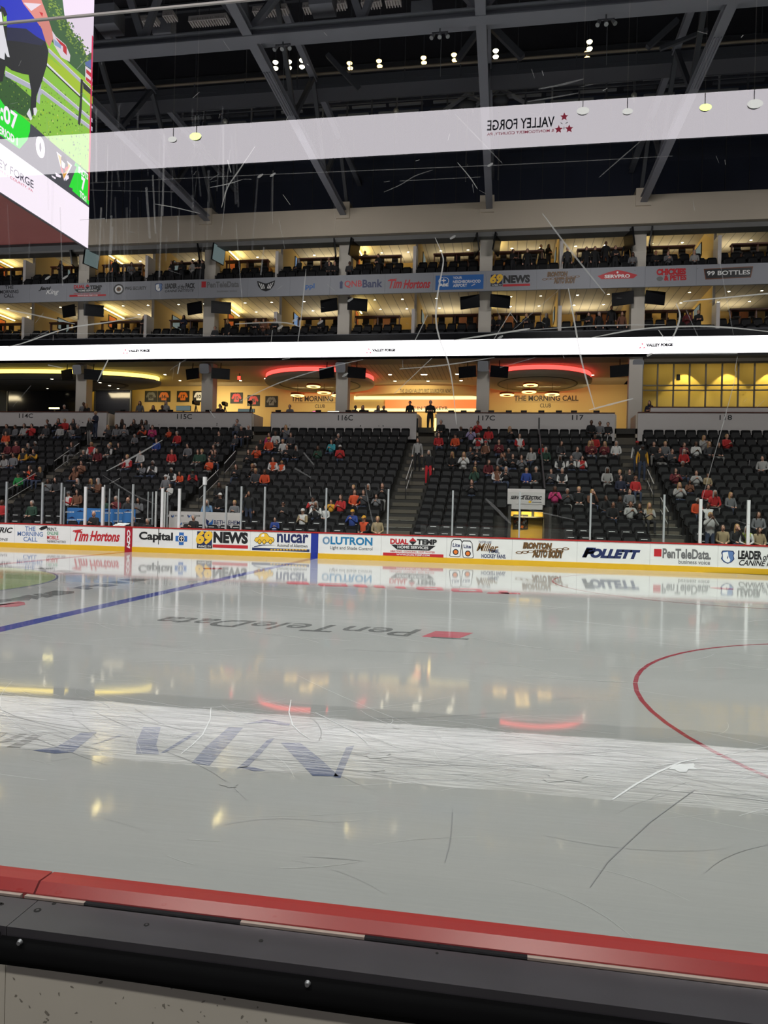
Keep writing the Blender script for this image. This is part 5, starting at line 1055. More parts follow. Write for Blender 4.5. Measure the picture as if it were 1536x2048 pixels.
# ---------------------------------------------------------------- club level
CY = 38.0; CZ = Zf[5]-.12
XR = UY(1287, 760, 29.5).x
c = MB(); c.box(x0_-2, XR+.2, FY+.16, CY+.2, CZ, CZ+.12, M_ceil); c.box(x0_-2, x1_+2, FY+.16, FY+1.7, CZ-.02, CZ+.15, M_soff)
for k in range(26): p = UY(715+9*k, 750, 33).x; c.box(p, p+.03, FY+1.7, CY-2, CZ-.004, CZ, M_soff)
struct('ceiling_club', c)
wl = MB(); wl.box(x0_-2, XR+4, CY, CY+.2, ZC, CZ, M_wallw); struct('wall_club', wl, 'warm yellow back wall of the club level')
M_dkglass = mat('dark_window', rgb(22, 24, 34), .15)
for i, (a_, b_) in enumerate(((17, 155), (192, 261))):
    mb = MB(); f = on_y(a_, 774, b_, 822, CY-1.5, 0); p, q = f(0, 0), f(1, 1); mb.box(p[0], q[0], CY-1.55, CY-1.5, ZC, q[2], M_dkglass); mb.box(p[0]-.1, p[0], CY-1.6, CY-1.45, ZC, q[2]+.1, M_frame); mb.box(q[0], q[0]+.1, CY-1.6, CY-1.45, ZC, q[2]+.1, M_frame); mb.box(p[0], q[0], CY-1.6, CY-1.45, q[2], q[2]+.1, M_frame); struct('window_%d' % (i+1), mb)
M_cove_y = emit('cove_yellow', (1, .74, .12), 4.2); M_cove_r = emit('cove_red', (1, .06, .05), 3.6)
def soffit(pxl, pxr, py, yc, glow, label, vis):
    a = UY(pxl, py, yc); b = UY(pxr, py, yc); cx = (a.x+b.x)/2; r = (b.x-a.x)/2; zb = CZ-.62
    t = thing('round_soffit', (cx, yc, CZ), label, 'ceiling soffit', 'round ceiling soffits of the club')
    m = MB(); ry = min(1, (yc-FY-1.9)/r)
    prof = [(r, .25), (r, .10), (r*.985, 0), (.001, 0)]
    m.lathe(prof, (0, 0, 0), M_soff if vis == 'y' else M_ceil, 48); m.v = [(cx+x, yc+y*ry, zb+z) for x, y, z in m.v]; m.build('drop_disc', t)
    g = MB(); g.lathe([(r*.985, .30), (r*.985, .56)], (0, 0, 0), glow, 48); g.v = [(cx+x, yc+y*ry, zb+z) for x, y, z in g.v]; g.build('cove_light', t)
    g = MB(); g.lathe([(r*.72, -.02), (r*.75, -.02), (r*.75, .02)], (0, 0, 0), M_frame, 40); g.v = [(cx+x, yc+y*ry, zb+z) for x, y, z in g.v]; g.build('ring_trim', t)
    return cx, r, ry, zb
soffit(-170, 320, 755, 33.8, M_cove_y, 'large round soffit with yellow glowing edge at left', 'y')
s1 = soffit(535, 748, 755, 34.2, M_cove_r, 'round soffit with red glowing edge left of the middle pillar', 'r'); s2 = soffit(968, 1184, 750, 34.2, M_cove_r, 'round soffit with red glowing edge above the right lettering', 'r')
M_pend = emit('pendant_glow', (1, .62, .16), 5.0); M_pred = mat('pendant_red', rgb(190, 60, 30), .5)
for px, py, lab in ((627, 774, 'upper ring pendant lamp under the left red soffit'), (648, 786.5, 'lower middle ring pendant lamp under the left red soffit'), (595, 792, 'leftmost ring pendant lamp under the left red soffit'), (676, 792, 'ring pendant lamp half behind the pillar'), (1061, 771.5, 'upper ring pendant lamp under the right red soffit'), (1058, 785, 'lower middle ring pendant lamp under the right red soffit'), (1014, 791, 'leftmost ring pendant lamp under the right red soffit'), (1104, 790, 'rightmost ring pendant lamp under the right red soffit')):
    p = UY(px, py, 34.0); t = thing('pendant_lamp', p, lab, 'pendant lamp', 'ring pendant lamps')
    m = MB(); m.lathe([(.26, 0), (.46, 0)], p, M_pend, 28); m.lathe([(.46, 0), (.47, .05)], p, M_pend, 28); m.build('diffuser', t)
    m = MB(); m.lathe([(.47, .05), (.47, .18), (.26, .18), (.26, .0)], p, M_pred, 28); m.build('shade', t); m = MB(); m.cyl(p+Vector((0, 0, .18)), (p.x, p.y, CZ-.05), .012, M_frame, 6); m.beam(p+Vector((-.4, 0, .2)), p+Vector((.4, 0, .2)), .02, .02, M_frame); m.build('cord', t)
# wall lettering
M_sign = mat('sign_dark', rgb(50, 36, 28), .5)
def wallsign(parts, label, y=CY):
    f0 = on_y(*parts[0][1], y, 0); p = f0(0, 0); t = MB()
    for s, bx, bo in parts: ytext(t, s, *bx, y, M_sign, bo, 0, .02)
    return t
t = wallsign([('THE MORNING CALL', (583, 792, 700, 803), .025), ('CLUB', (630, 809, 650, 816), .01)], ''); yrect(t, 586, 805.5, 700, 806, CY, M_sign, .015); tag(t.build('wall_lettering'), 'dark raised wall lettering left of the middle pillar', 'sign', 'club wall lettering')
t = wallsign([('THE MORNING CALL', (1028, 791, 1157, 802), .025), ('CLUB', (1080, 807, 1102, 815), .01)], ''); yrect(t, 1030, 803.5, 1157, 804.2, CY, M_sign, .015); tag(t.build('wall_lettering'), 'dark raised wall lettering under the right ring pendants', 'sign', 'club wall lettering')
# curved newsroom alcove
al = MB(); p0 = UY(706, 800, CY-1.2).x; p1 = UY(953, 800, CY-1.2).x; zt = UY(830, 770, CY-1.2).z; zm = UY(830, 789, CY-1.2).z; n = 24; cxx = (p0+p1)/2; hw = (p1-p0)/2
vs = []
for i in range(n+1):
    u = -1+2*i/n; yy = CY-1.2+.9*(u*u)
    vs += [(cxx+hw*u, yy, zt), (cxx+hw*u, yy, zm+.12*(1-u*u))]
al.add(vs, [(i*2, i*2+1, i*2+3, i*2+2) for i in range(n)], M_wallw, True)
tx = UY(800, 782, CY-1.25); ty = UY(903, 782, CY-1.25)
ytext(al, "THE LEHIGH VALLEY'S FIRST SOURCE FOR NEWS", 800, 778, 903, 786, CY-1.2, M_sign, .01, 0, .06); tag(al.build('curved_bulkhead'), 'curved warm bulkhead with small dark lettering over the orange alcove', 'bulkhead')
M_org = emit('orange_panel', (1, .30, .08), .75, rgb(220, 110, 60)); oa = MB(); f = on_y(770, 799, 953, 821, CY-.1, 0); q0, q1 = f(0, 0), f(1, 1); oa.box(q0[0], q1[0], CY-.15, CY-.05, q0[2], q1[2], M_org); yrect(oa, 708, 792, 953, 799, CY-.15, emit('cove_warm', (1, .78, .32), 2.2), .004); yrect(oa, 708, 817, 953, 823, CY-.15, MATS['cove_warm'], .004); ytext(oa, 'LIVE IN THE KEYR', 812, 813, 896, 820, CY-.15, M_sign, .02, 0, .01); tag(oa.build('lit_alcove'), 'glowing orange alcove panel with dark lettering behind the stair opening', 'lit panel')
# jersey frames
NUM = {328: '16', 366: '17', 392: '19', 473: '10', 507: '5', 543: '7', 302: '8'}
for px, py, lab in ((302, 793, 'dark framed jersey, leftmost on the yellow club wall'), (328, 793, 'framed orange jersey number 16'), (366, 793, 'framed orange jersey number 17'), (398, 793, 'framed pale jersey left of the pillar'), (473, 796, 'framed dark red jersey, first right of the pillar'), (507, 801, 'framed dark red jersey, second right of the pillar'), (543, 803, 'framed dark jersey, third right of the pillar')):
    yy = CY-.03; f = on_y(px-12.5, py-11, px+12.5, py+11, yy, 0); a_, b_ = f(0, 0), f(1, 1); t = thing('framed_jersey', ((a_[0]+b_[0])/2, yy, a_[2]), lab, 'framed jersey', 'framed jerseys on the club wall')
    m = MB(); m.box(a_[0], b_[0], yy, yy+.03, a_[2], b_[2], M_frame); m.build('frame', t)
    jm = M_orange if px in (328, 366) else (M_w2 if px == 398 else (M_ired if px in (473, 507) else M_ig)); m = MB(); bx = (px-10, py-9, px+10, py+8)
    ypoly(m, bx, [(.25, .02), (.75, .02), (.76, .5), (.9, .3), (1, .45), (.82, .92), (.6, 1), (.5, .93), (.4, 1), (.18, .92), (0, .45), (.1, .3), (.24, .5)], yy, jm, .01); ytext(m, NUM.get(px, '10'), px-4, py-3.5, px+4, py+4, yy, M_k, .04, 0, .02); m.build('jersey', t)
# counter screens and club furniture along the parapet
tvs = [(352, 812, 380, 821, 'bright turquoise monitor beside the camera operator', M_scrn), (476, 818, 508, 824, 'bright turquoise monitor right of the pillar', M_scrn), (98, 815, 118, 817.5, 'white glowing strip monitor at far left', emis_tube), (625, 822, 640, 825, 'small pink glowing screen in the club', emit('tv_pink', (1, .2, .5), 1.5)), (655, 822, 678, 825, 'small white glowing screen in the club', emit('tv_white', (.9, .9, .8), 1.5))]
for a_, b_, c_, d_, lab, m_ in tvs:
    f = on_y(a_, b_, c_, d_, PY+1.2, 0); p, q = f(0, 0), f(1, 1); t = thing('monitor', ((p[0]+q[0])/2, PY+1.2, ZC), lab, 'monitor', 'club monitors'); m = MB(); m.box(p[0], q[0], PY+1.2, PY+1.24, p[2], q[2], m_); m.build('screen', t); m = MB(); m.box(p[0]-.02, q[0]+.02, PY+1.24, PY+1.3, p[2]-.02, q[2]+.02, M_frame); m.box((p[0]+q[0])/2-.05, (p[0]+q[0])/2+.05, PY+1.25, PY+1.3, ZC, p[2], M_frame); m.build('stand', t)
k = 0
for px in (560, 585, 640, 700, 735, 770, 905, 930, 958, 985, 1020, 1050, 1085, 1120, 1150, 1195, 55, 130, 250, 345, 420):
    k += 1; p = UY(px, 822, PY+.9); m = MB(); m.box(p.x-.32, p.x+.32, PY+.7, PY+1.1, PT-.02, PT+.03, M_frame); m.box(p.x-.04, p.x+.04, PY+.86, PY+.94, ZC, PT, M_frame); m.box(p.x-.2, p.x+.2, PY+.8, PY+1.0, ZC, ZC+.03, M_frame)
    m.box(p.x-.24, p.x+.1, PY+.75, PY+.8, PT+.03, PT+.22, M_tv); tag(m.build('club_table'), 'dark club table with upright menu, %s from the left behind the parapet' % ORD[sorted((560, 585, 640, 700, 735, 770, 905, 930, 958, 985, 1020, 1050, 1085, 1120, 1150, 1195, 55, 130, 250, 345, 420)).index(px)], 'table', 'club tables behind the parapet')
for i, (px, py) in enumerate(((392, 806), (450, 808), (502, 806))):
    p = UY(px, py, PY+.8); t = thing('video_camera', (p.x, PY+.8, ZC), 'black video camera on tripod behind the parapet, %s from left' % ORD[i], 'camera', 'video cameras on the club level')
    m = MB(); m.xbox(Matrix.Translation(p) @ Matrix.Rotation(.3*(i-1), 4, 'Z'), .2, .5, .24, M_tv, .04); m.cyl(p+Vector((0, -.25, 0)), p+Vector((0, -.42, 0)), .07, M_tv, 12); m.build('camera_body', t)
    for s in range(3): m = MB(); a_ = 2*pi*s/3; m.cyl(p+Vector((0, 0, -.12)), (p.x+.35*cos(a_), p.y+.35*sin(a_), ZC), .025, M_frame, 8); m.build('leg', t)
for px, py, sh, st, lab in ((280, 807, 'g', 1, 'person in grey standing near the leftmost framed jersey'), (308, 816, 'k', 0, 'person in black behind the parapet under framed jersey 16'), (325, 817, 'k', 0, 'person in black, second right of the grey standing one'), (332, 810, 'lg', 1, 'person in pale shirt under framed jersey 16'), (168, 809, 'g', 0, 'person in grey leaning at the far left parapet'), (180, 812, 'k', 0, 'person in black leaning at the far left parapet beside the pillar'), (134, 815, 'k', 0, 'person in black alone behind panel 114C'), (440, 813, 'k', 0, 'person in black left of the tripod cameras'), (449, 817, 'k', 0, 'person in black crouched beside the pillar camera'), (582, 815, 'g', 0, 'person in grey under the left ring pendants'), (725, 819, 'k', 0, 'person in black, first right of the middle pillar'), (752, 819, 'lg', 0, 'person in pale shirt right of the middle pillar'), (769, 820, 'k', 0, 'person in black before the orange alcove edge'), (820, 813, 'k', 1, 'person in black standing before the orange alcove'), (861, 812, 'k', 1, 'large person in black standing in the stair opening'), (1299, 806, 'nv', 1, 'person in navy standing alone left of the lit window wall'), (705, 820, 'dg', 0, 'person in dark grey half behind the middle pillar')):
    yy = PY+(1.4 if st and px != 861 else .75 if px != 861 else .3); P = UY(px, py, yy); zz = P.z-(1.615 if st else 1.205); 
    person((P.x, yy, max(zz, ZC) if px != 861 else zz), rnd.choice(('stand_down', 'stand_fold')) if st else rnd.choice(('sit_lean', 'sit_lap')), sh, None, TKB, 'long' if px == 280 else None, None, rnd.gauss(0, .4), 1.0 if px != 861 else 1.12, None, lab, 'people on the club level')
# club downlights
n_ = 0
for px, py, sz in ((104, 758, .1), (200, 765, .1), (219, 771, .1), (236, 777, .08), (330, 749, .1), (360, 761, .09), (481, 761, .1), (531, 757, .1), (780, 749, .12), (790, 762, .11), (845, 749, .12), (851, 749, .12), (856, 762, .11), (914, 748, .12), (919, 748, .12), (922, 761, .11), (1156, 770, .1), (1185, 750, .1), (126, 757, .07), (95, 777, .07), (787, 728, .08), (766, 728, .06)):
    big = px < 260; zz = CZ-.62-.005 if big else CZ-.005
    p = UZ(px, py, zz); n_ += 1; m = MB(); m.cyl((p.x, p.y, zz-.012), (p.x, p.y, zz), sz, emis_dl, 12); m.lathe([(sz, -.014), (sz+.04, -.01), (sz+.04, .005)], (p.x, p.y, zz), M_trim, 12); m.build
    if p.y > CY-.3 or p.y < FY: continue
    tag(m.build('ceiling_light'), 'round club ceiling downlight, %s in order from the left' % ORD[n_-1], 'ceiling light', 'club downlights')
for px, yy, pwr, cl in ((-60, 35, 160, (1, .82, .5)), (240, 36.3, 150, (1, .82, .5)), (430, 36, 230, (1, .82, .5)), (630, 35.8, 150, (1, .82, .5)), (830, 35.5, 190, (1, .82, .5)), (1075, 35.8, 170, (1, .82, .5)), (1230, 35, 90, (1, .82, .5))):
    p = UY(px, 760, yy); area('club_lamp', (p.x, yy-.8, CZ-.7), (p.x, yy+.9, ZC+1), 3.0, .8, pwr*1.3, cl)
ex = MB(); p = UY(478, 756, 33); ex.box(p.x-.1, p.x+.1, 32.97, 33.03, p.z-.12, p.z+.12, emit('exit_red', (1, .05, .03), 4)); ex.box(p.x-.12, p.x+.12, 33.03, 33.06, p.z-.14, p.z+.14, M_frame); ex.cyl((p.x, 33.05, p.z+.1), (p.x, 33.05, CZ), .02, M_frame, 6); tag(ex.build('exit_sign'), 'small red glowing exit sign under the club ceiling', 'sign')
# club screens beside the pillars
for i, x in enumerate(PILX[1:6]):
    for s in (-1, 1):
        if i == 4 and s > 0: continue
        z1 = CZ-.1; cx_ = x+s*.95
        tl = thing('hanging_screen', (cx_, PLY-.4, z1), 'dark screen hung %s of the %s pillar at the club ceiling' % ('left' if s < 0 else 'right', ORD[i+1]), 'screen', 'club ceiling screens')
        M = Matrix.Translation((cx_, PLY-.5, z1-.62)) @ Matrix.Rotation(radians(s*26), 4, 'Z') @ Matrix.Rotation(radians(9), 4, 'X')
        a = MB(); a.xbox(M, 1.15, .1, .68, M_tv); a.build('casing', tl); a = MB(); a.xbox(M @ Matrix.Translation((0, -.052, 0)), 1.07, .004, .6, M_tv); a.build('display', tl); a = MB(); a.cyl(M @ Vector((0, .03, .3)), (cx_, PLY-.45, z1+.1), .03, M_frame, 6); a.build('bracket', tl)
    sp = MB(); M = Matrix.Translation((x, PLY-.70, CZ-.42)) @ Matrix.Rotation(radians(12), 4, 'X'); sp.xbox(M, .62, .4, .62, M_rigl, .08); tag(sp.build('loudspeaker'), 'grey loudspeaker box on the front of the %s club pillar' % ORD[i+1], 'loudspeaker', 'pillar loudspeakers')
# lit window wall at right
WY = 29.6; wt = UY(1400, 727, WY).z; wb = PT-.2
M_mull = mat('mullion_grey', rgb(120, 112, 96), .5); M_winw = mat('room_yellow', rgb(226, 192, 104), .75, noise=.03)
wx1 = UY(1640, 770, WY).x
win = thing('window_3', (XR, WY, wb), 'lit yellow window wall with grey grid of mullions at right', None); win['kind'] = 'structure'
a = MB(); a.box(XR, wx1, WY+.03, WY+.045, wb, wt, M_glass); a.build('window_pane', win)
a = MB()
for px in (1284, 1315, 1347, 1379, 1411.5, 1444, 1476.5, 1509, 1541): x = UY(px, 770, WY).x; a.box(x-.04, x+.04, WY-.02, WY+.08, wb, wt, M_mull)
for py in (770.5, 780.5): z = UY(1400, py, WY).z; a.box(XR, wx1, WY-.02, WY+.08, z-.035, z+.035, M_mull)
a.box(XR, wx1, WY-.05, WY+.1, wt, wt+.1, M_mull); a.build('window_frame', win)
rm = MB(); rm.box(XR, wx1, WY+2.0, WY+2.1, wb-1, wt+1, M_winw); rm.box(XR-.1, XR, WY, WY+2.1, wb-1, CZ, M_pillar); rm.box(XR, wx1, WY, WY+2.1, wt+.4, wt+.5, M_ceil); rm.box(XR, wx1, WY-.1, WY+.15, wt+.1, CZ+.2, M_beige); rm.box(XR, wx1, WY, WY+2.1, wb-1.2, wb-1, M_conc); struct('wall_room', rm, 'yellow wall of the lit room behind the window grid')
for px in (1372, 1458, 1545):
    p = UY(px, 740, WY+1.7); d = bpy.data.lights.new('wall_spot', 'SPOT'); d.energy = 230; d.color = (1, .84, .36); d.spot_size = radians(80); d.spot_blend = .25; d.shadow_soft_size = .05
    o = bpy.data.objects.new('wall_spot', d); COL.objects.link(o); o.location = (p.x, WY+1.25, wt+.3); o.rotation_euler = (Vector((p.x, WY+2.0, wb+1.0))-o.location).to_track_quat('-Z', 'Y').to_euler()
for i, x in enumerate((XR+1.6, XR+4.2, XR+6.8)): area('room_lamp', (x, WY+.9, wt+.35), (x, WY+2, wb+.8), 1.6, .4, 26, (1, .86, .5))
pc = MB(); yrect(pc, 1353, 749, 1360, 760, WY+2.0, M_dkglass, .02); f = on_y(1353, 749, 1360, 760, WY+2.0, 0); a_, b_ = f(0, 0), f(1, 1); pc.box(a_[0], b_[0], WY+1.96, WY+2.0, a_[2], b_[2], M_dkglass); tag(pc.build('dark_box'), 'small dark wall box behind the lit window grid', 'box')
# pillar clad at the corner with wall lights
cw = MB(); x = UY(1275, 770, FY+.4).x; cw.box(x-.5, x+.25, FY+.3, FY+.7, ZC, CZ, M_pillar); struct('pillar', cw)

# ---------------------------------------------------------------- scoreboard
SX, SY0, SY1 = 3.5, -3.96, 3.96; SZ = UX(176, 497, SX).z; STOP = 17.5
sb_ = thing('scoreboard', (0, 0, SZ), 'huge hanging scoreboard with bright video face and maroon underside', 'scoreboard')
a = MB(); M_maroon = mat('maroon_panel', rgb(140, 74, 74), .6, noise=.06, scale=.6)
a.box(-SX+.02, SX-.03, SY0, SY1, SZ+.35, STOP, M_rig); a.box(-SX+.3, SX-.06, SY0+.2, SY1-.35, SZ+.05, SZ+.35, M_maroon); a.build('housing', sb_)
a = MB(); a.box(-SX+.02, SX-.03, SY1-.35, SY1, SZ-.02, SZ+.4, M_rig); a.box(-SX+.02, SX-.03, SY0, SY0+.2, SZ-.02, SZ+.4, M_rig); a.box(-SX+.02, -SX+.3, SY0, SY1, SZ-.02, SZ+.4, M_rig); a.box(SX-.06, SX-.02, SY0, SY1, SZ-.02, STOP, M_rig); a.build('frame_trim', sb_)
E_ = lambda n, c, s=1.0: emit('screen_'+n, tuple(x for x in rgb(*c)), s)
def spoly(m, pts, mt, e, ox=0, oy=0, sc=7.68):
    q = [UX(ox+x/sc, oy+y/sc, SX+e*.001) for x, y in pts]; m.poly(q, mt)
e_white = E_('white', (255, 242, 255), 1.15); e_pink = E_('sky', (244, 226, 246), 1.0); e_gr = E_('grass', (140, 196, 62), 1.1); e_gr2 = E_('grass_dark', (50, 92, 40)); e_gr3 = E_('grass_yellow', (176, 206, 40)); e_gr4 = E_('grass_pale', (206, 226, 120)); e_tree = E_('tree', (58, 98, 56)); e_tr2 = E_('tree_light', (130, 160, 60)); e_k = E_('black', (30, 30, 36)); e_bl = E_('blue', (30, 46, 190), 1.0); e_gy = E_('fence', (190, 188, 208)); e_fw = E_('fence_white', (240, 236, 244)); e_rd = E_('red', (200, 30, 44)); e_br = E_('brick', (226, 140, 130)); e_sg = E_('score_green', (20, 220, 40), 1.2); e_dg = E_('score_grey', (70, 72, 80)); e_bg = E_('barn', (236, 220, 232)); e_or = E_('orange', (236, 170, 60)); e_txt = E_('text', (80, 74, 96), .8); e_mg = E_('magenta', (226, 30, 90), 1.0)
d = MB()
def yz(y0, y1, z0, z1, mt, e): d.poly([(SX+e*.001, y0, z0), (SX+e*.001, y1, z0), (SX+e*.001, y1, z1), (SX+e*.001, y0, z1)], mt)
zw = UX(178, 414, SX).z; zg = UX(178, 402, SX).z
yz(SY0, SY1, SZ, zw, e_white, 1); yz(SY0, SY1, zw, UX(100, 282, SX).z, e_dg, 1)
ztop = STOP-.3; zfield = UX(100, 282, SX).z
yz(SY0, SY1, zfield, ztop, e_gr, 1)
yz(SY0, SY1, UX(180, 128, SX).z, ztop, e_pink, 2)
# picture on the face
spoly(d, [(-600, -600), (620, -400), (960, -20), (990, 230), (1130, 560), (1240, 640), (1330, 850), (1420, 800), (1420, 1260), (1300, 1180), (1050, 960), (800, 640), (300, 300), (-600, -100)], e_tree, 3)
for k in range(420):
    t_ = rnd.random(); bx = 700+620*t_+rnd.uniform(-20, 90); by = 40+950*t_+rnd.uniform(-180, 60); r = rnd.uniform(8, 22)
    spoly(d, [(bx-r, by), (bx, by-r), (bx+r, by+r*.3), (bx+r*.2, by+r)], rnd.choice((e_tr2, e_tree, e_gr2, e_tr2)), 3.2+k*.002)
spoly(d, [(-300, -300), (560, -200), (720, 220), (830, 560), (760, 720), (700, 640), (520, 330), (360, 60), (-300, -200)], e_br, 4.2)
spoly(d, [(360, 40), (640, 60), (480, 170)], e_bg, 4.4); spoly(d, [(600, 180), (660, 200), (650, 260)], e_rd, 4.4)
spoly(d, [(800, 470), (860, 560), (1010, 690), (1080, 850), (1070, 950), (940, 880), (830, 690)], e_bg, 4.6); spoly(d, [(850, 570), (1000, 690), (1030, 740), (930, 690)], e_rd, 4.7); spoly(d, [(965, 680), (1025, 740), (1025, 850), (970, 790)], e_rd, 4.8); spoly(d, [(830, 600), (940, 690), (935, 750), (835, 690)], E_('window', (150, 170, 210)), 4.8)
spoly(d, [(1305, 960), (1420, 900), (1420, 1070), (1310, 1000)], E_('roof', (90, 110, 170)), 4.6); spoly(d, [(1310, 1010), (1420, 1090), (1420, 1330), (1310, 1230)], e_bg, 4.6); spoly(d, [(1325, 1060), (1420, 1140), (1420, 1210), (1325, 1120)], e_rd, 4.8); spoly(d, [(1320, 1180), (1420, 1260), (1420, 1320), (1320, 1230)], e_rd, 4.8)
spoly(d, [(740, 700), (1220, 1160), (1420, 1330), (1420, 1600), (1260, 1400), (740, 800)], e_gr3, 5.0); spoly(d, [(700, 830), (1240, 1300), (1230, 1480), (720, 980)], e_gr3, 5.05)
spoly(d, [(-200, 900), (560, 1560), (480, 1840), (-200, 1500)], e_gr2, 5.06)
for k in range(800):
    bx = rnd.uniform(-20, 1390); by = rnd.uniform(1180, 2900); lim = 1560+bx*1.0
    if by > lim-60 or by < 1150+max(0, bx-640)*.75 or (bx < 640 and by < 1160): continue
    r = rnd.uniform(7, 20); spoly(d, [(bx-r*.5, by), (bx, by-r), (bx+r*.6, by+r*.5), (bx, by+r)], rnd.choice((e_gr2, e_gr3, e_gr4, e_gr2, e_tr2) if bx > 520 else (e_gr2, e_gr2, e_tr2, e_k)), 5.2+k*.0015)
for (x0, y0, x1, y1, wd, m_) in ((745, 740, 1420, 1390, 60, e_gy), (700, 950, 1420, 1640, 30, e_fw), (660, 1180, 1420, 1830, 55, e_gy), (80, 1090, 640, 1380, 80, e_gy), (640, 1370, 1420, 1960, 60, e_gy)): spoly(d, [(x0, y0), (x1, y1), (x1, y1+wd), (x0, y0+wd)], m_, 6.5); spoly(d, [(x0, y0-6), (x1, y1-6), (x1, y1+6), (x0, y0+6)], e_fw, 6.6)
spoly(d, [(700, 985), (1240, 1490), (1240, 1515), (700, 1005)], e_k, 6.7)
spoly(d, [(1240, 1210), (1275, 1230), (1255, 1690), (1230, 1930), (1195, 1900), (1225, 1560)], e_k, 6.9); spoly(d, [(610, 1270), (635, 1290), (610, 1600), (560, 1560)], e_gy, 6.8); spoly(d, [(1270, 1240), (1420, 1400), (1420, 1480), (1280, 1360)], e_k, 6.6)
spoly(d, [(-400, 300), (30, 120), (60, 400), (120, 390), (620, 400), (690, 600), (745, 790), (720, 1000), (640, 1260), (560, 1480), (550, 1690), (500, 1790), (470, 1640), (480, 1400), (440, 1150), (330, 1130), (180, 1080), (90, 1010), (40, 1250), (-400, 1300)], e_k, 7.5)
spoly(d, [(-400, -400), (240, -200), (360, 60), (500, 240), (640, 440), (700, 640), (560, 560), (400, 440), (110, 420), (100, 230), (60, 120), (-400, 200)], e_bl, 7.7); spoly(d, [(110, 400), (560, 470), (690, 640), (640, 700), (300, 640), (100, 620)], E_('navy', (34, 36, 70)), 7.6)
spoly(d, [(0, 80), (70, 120), (115, 230), (60, 260), (30, 160)], e_k, 7.8); spoly(d, [(-200, 200), (20, 180), (60, 460), (110, 700), (150, 880), (110, 870), (75, 800), (70, 920), (-200, 800)], e_fw, 7.9)
spoly(d, [(455, 1660), (495, 1830), (470, 1850), (410, 1750)], e_fw, 7.8); spoly(d, [(510, 1660), (555, 1650), (575, 1700), (545, 1780), (520, 1760)], e_fw, 7.8)
# graphics on the lower part (second zoom, origin y 190)
def s2p(pts, m_, e): spoly(d, pts, m_, e, 0, 190, 7.68)
s2p([(-400, -180), (0, 60), (120, 235), (230, 235), (465, 435), (460, 560), (420, 690), (300, 825), (-400, 340)], e_sg, 10); s2p([(-400, 330), (300, 825), (1370, 1690), (1370, 1730), (-400, 450)], e_dg, 8.2)
s2p([(520, 480), (1365, 1240), (1365, 1700), (300, 825), (420, 690), (470, 440)], e_dg, 9)
s2p([(1160, 1040), (1370, 1230), (1365, 1690), (1110, 1470), (1120, 1440), (1060, 1410), (1180, 1100), (1145, 1085)], e_sg, 10)
def stext(body, p00, p10, p01, m_, e, bo=.03, ox=0, oy=190, sc=7.68):
    A = UX(ox+p00[0]/sc, oy+p00[1]/sc, SX+e*.001); B = UX(ox+p10[0]/sc, oy+p10[1]/sc, SX+e*.001); C_ = UX(ox+p01[0]/sc, oy+p01[1]/sc, SX+e*.001)
    put_text(d, body, lambda u, v: A+(B-A)*u+(C_-A)*v, m_, bo)
stext('4:07', (-110, 290), (270, 570), (-110, 5), e_white, 12, .03); stext('PERIOD 1', (-60, 555), (270, 780), (-60, 425), e_white, 12, .03)
stext('0', (550, 920), (690, 1010), (550, 590), e_white, 12, .06); stext('SHOTS', (1200, 1190), (1350, 1310), (1205, 1090), e_white, 12, .04); stext('7', (1250, 1450), (1310, 1500), (1250, 1240), e_white, 12, .06); stext('TO:1', (1225, 1560), (1325, 1650), (1225, 1460), e_white, 12, .04)
s2p([(870, 870), (1105, 1080), (985, 1320)], e_white, 11); s2p([(885, 900), (1085, 1085), (980, 1290)], e_or, 11.3); s2p([(940, 940), (990, 930), (1040, 1040), (1050, 1120), (1000, 1190), (960, 1210), (935, 1100)], e_k, 11.6); s2p([(945, 1000), (1000, 1060), (990, 1130), (950, 1110)], e_white, 11.8); s2p([(930, 1090), (970, 1150), (975, 1210), (940, 1180)], e_rd, 12); s2p([(990, 1130), (1040, 1090), (1050, 1120), (1000, 1180)], e_rd, 12); s2p([(850, 1190), (940, 1240), (930, 1270), (860, 1250)], e_white, 11.2); s2p([(1000, 1250), (1050, 1230), (1060, 1280), (1010, 1320)], e_white, 11.2); s2p([(790, 1230), (860, 1270), (850, 1295), (800, 1260)], e_white, 11.2)
stext('VALLEY FORGE', (-330, 900), (515, 1440), (-330, 765), e_txt, 3, .01); stext('MONTGOMERY COUNTY, PA', (-330, 985), (505, 1505), (-330, 935), e_mg, 3, .0)
for k, (x0, y0, x1, y1) in enumerate(((40, 810, 330, 990), (330, 1140, 700, 1420), (720, 1370, 1240, 1760), (0, 1420, 400, 1700), (600, 1500, 620, 1700), (1020, 1600, 1030, 1760), (800, 1420, 800, 1560), (1150, 1640, 1280, 1740))): s2p([(x0, y0), (x1, y1), (x1+3, y1+5), (x0+3, y0+5)], E_('pale_line', (226, 206, 236), 1.6), 2)
d.poly([(SX+.013, SY1-.09, zg), (SX+.013, SY1-.02, zg), (SX+.013, SY1-.02, UX(188, 76, SX).z), (SX+.013, SY1-.09, UX(188, 76, SX).z)], e_mg)
d.build('display', sb_)
a = MB()
for x, y in ((-2.5, -3), (2.5, -3), (-2.5, 3), (2.5, 3)): a.cyl((x, y, STOP), (x, y, 29), .03, M_steel, 6)
a.build('suspension_cable', sb_)

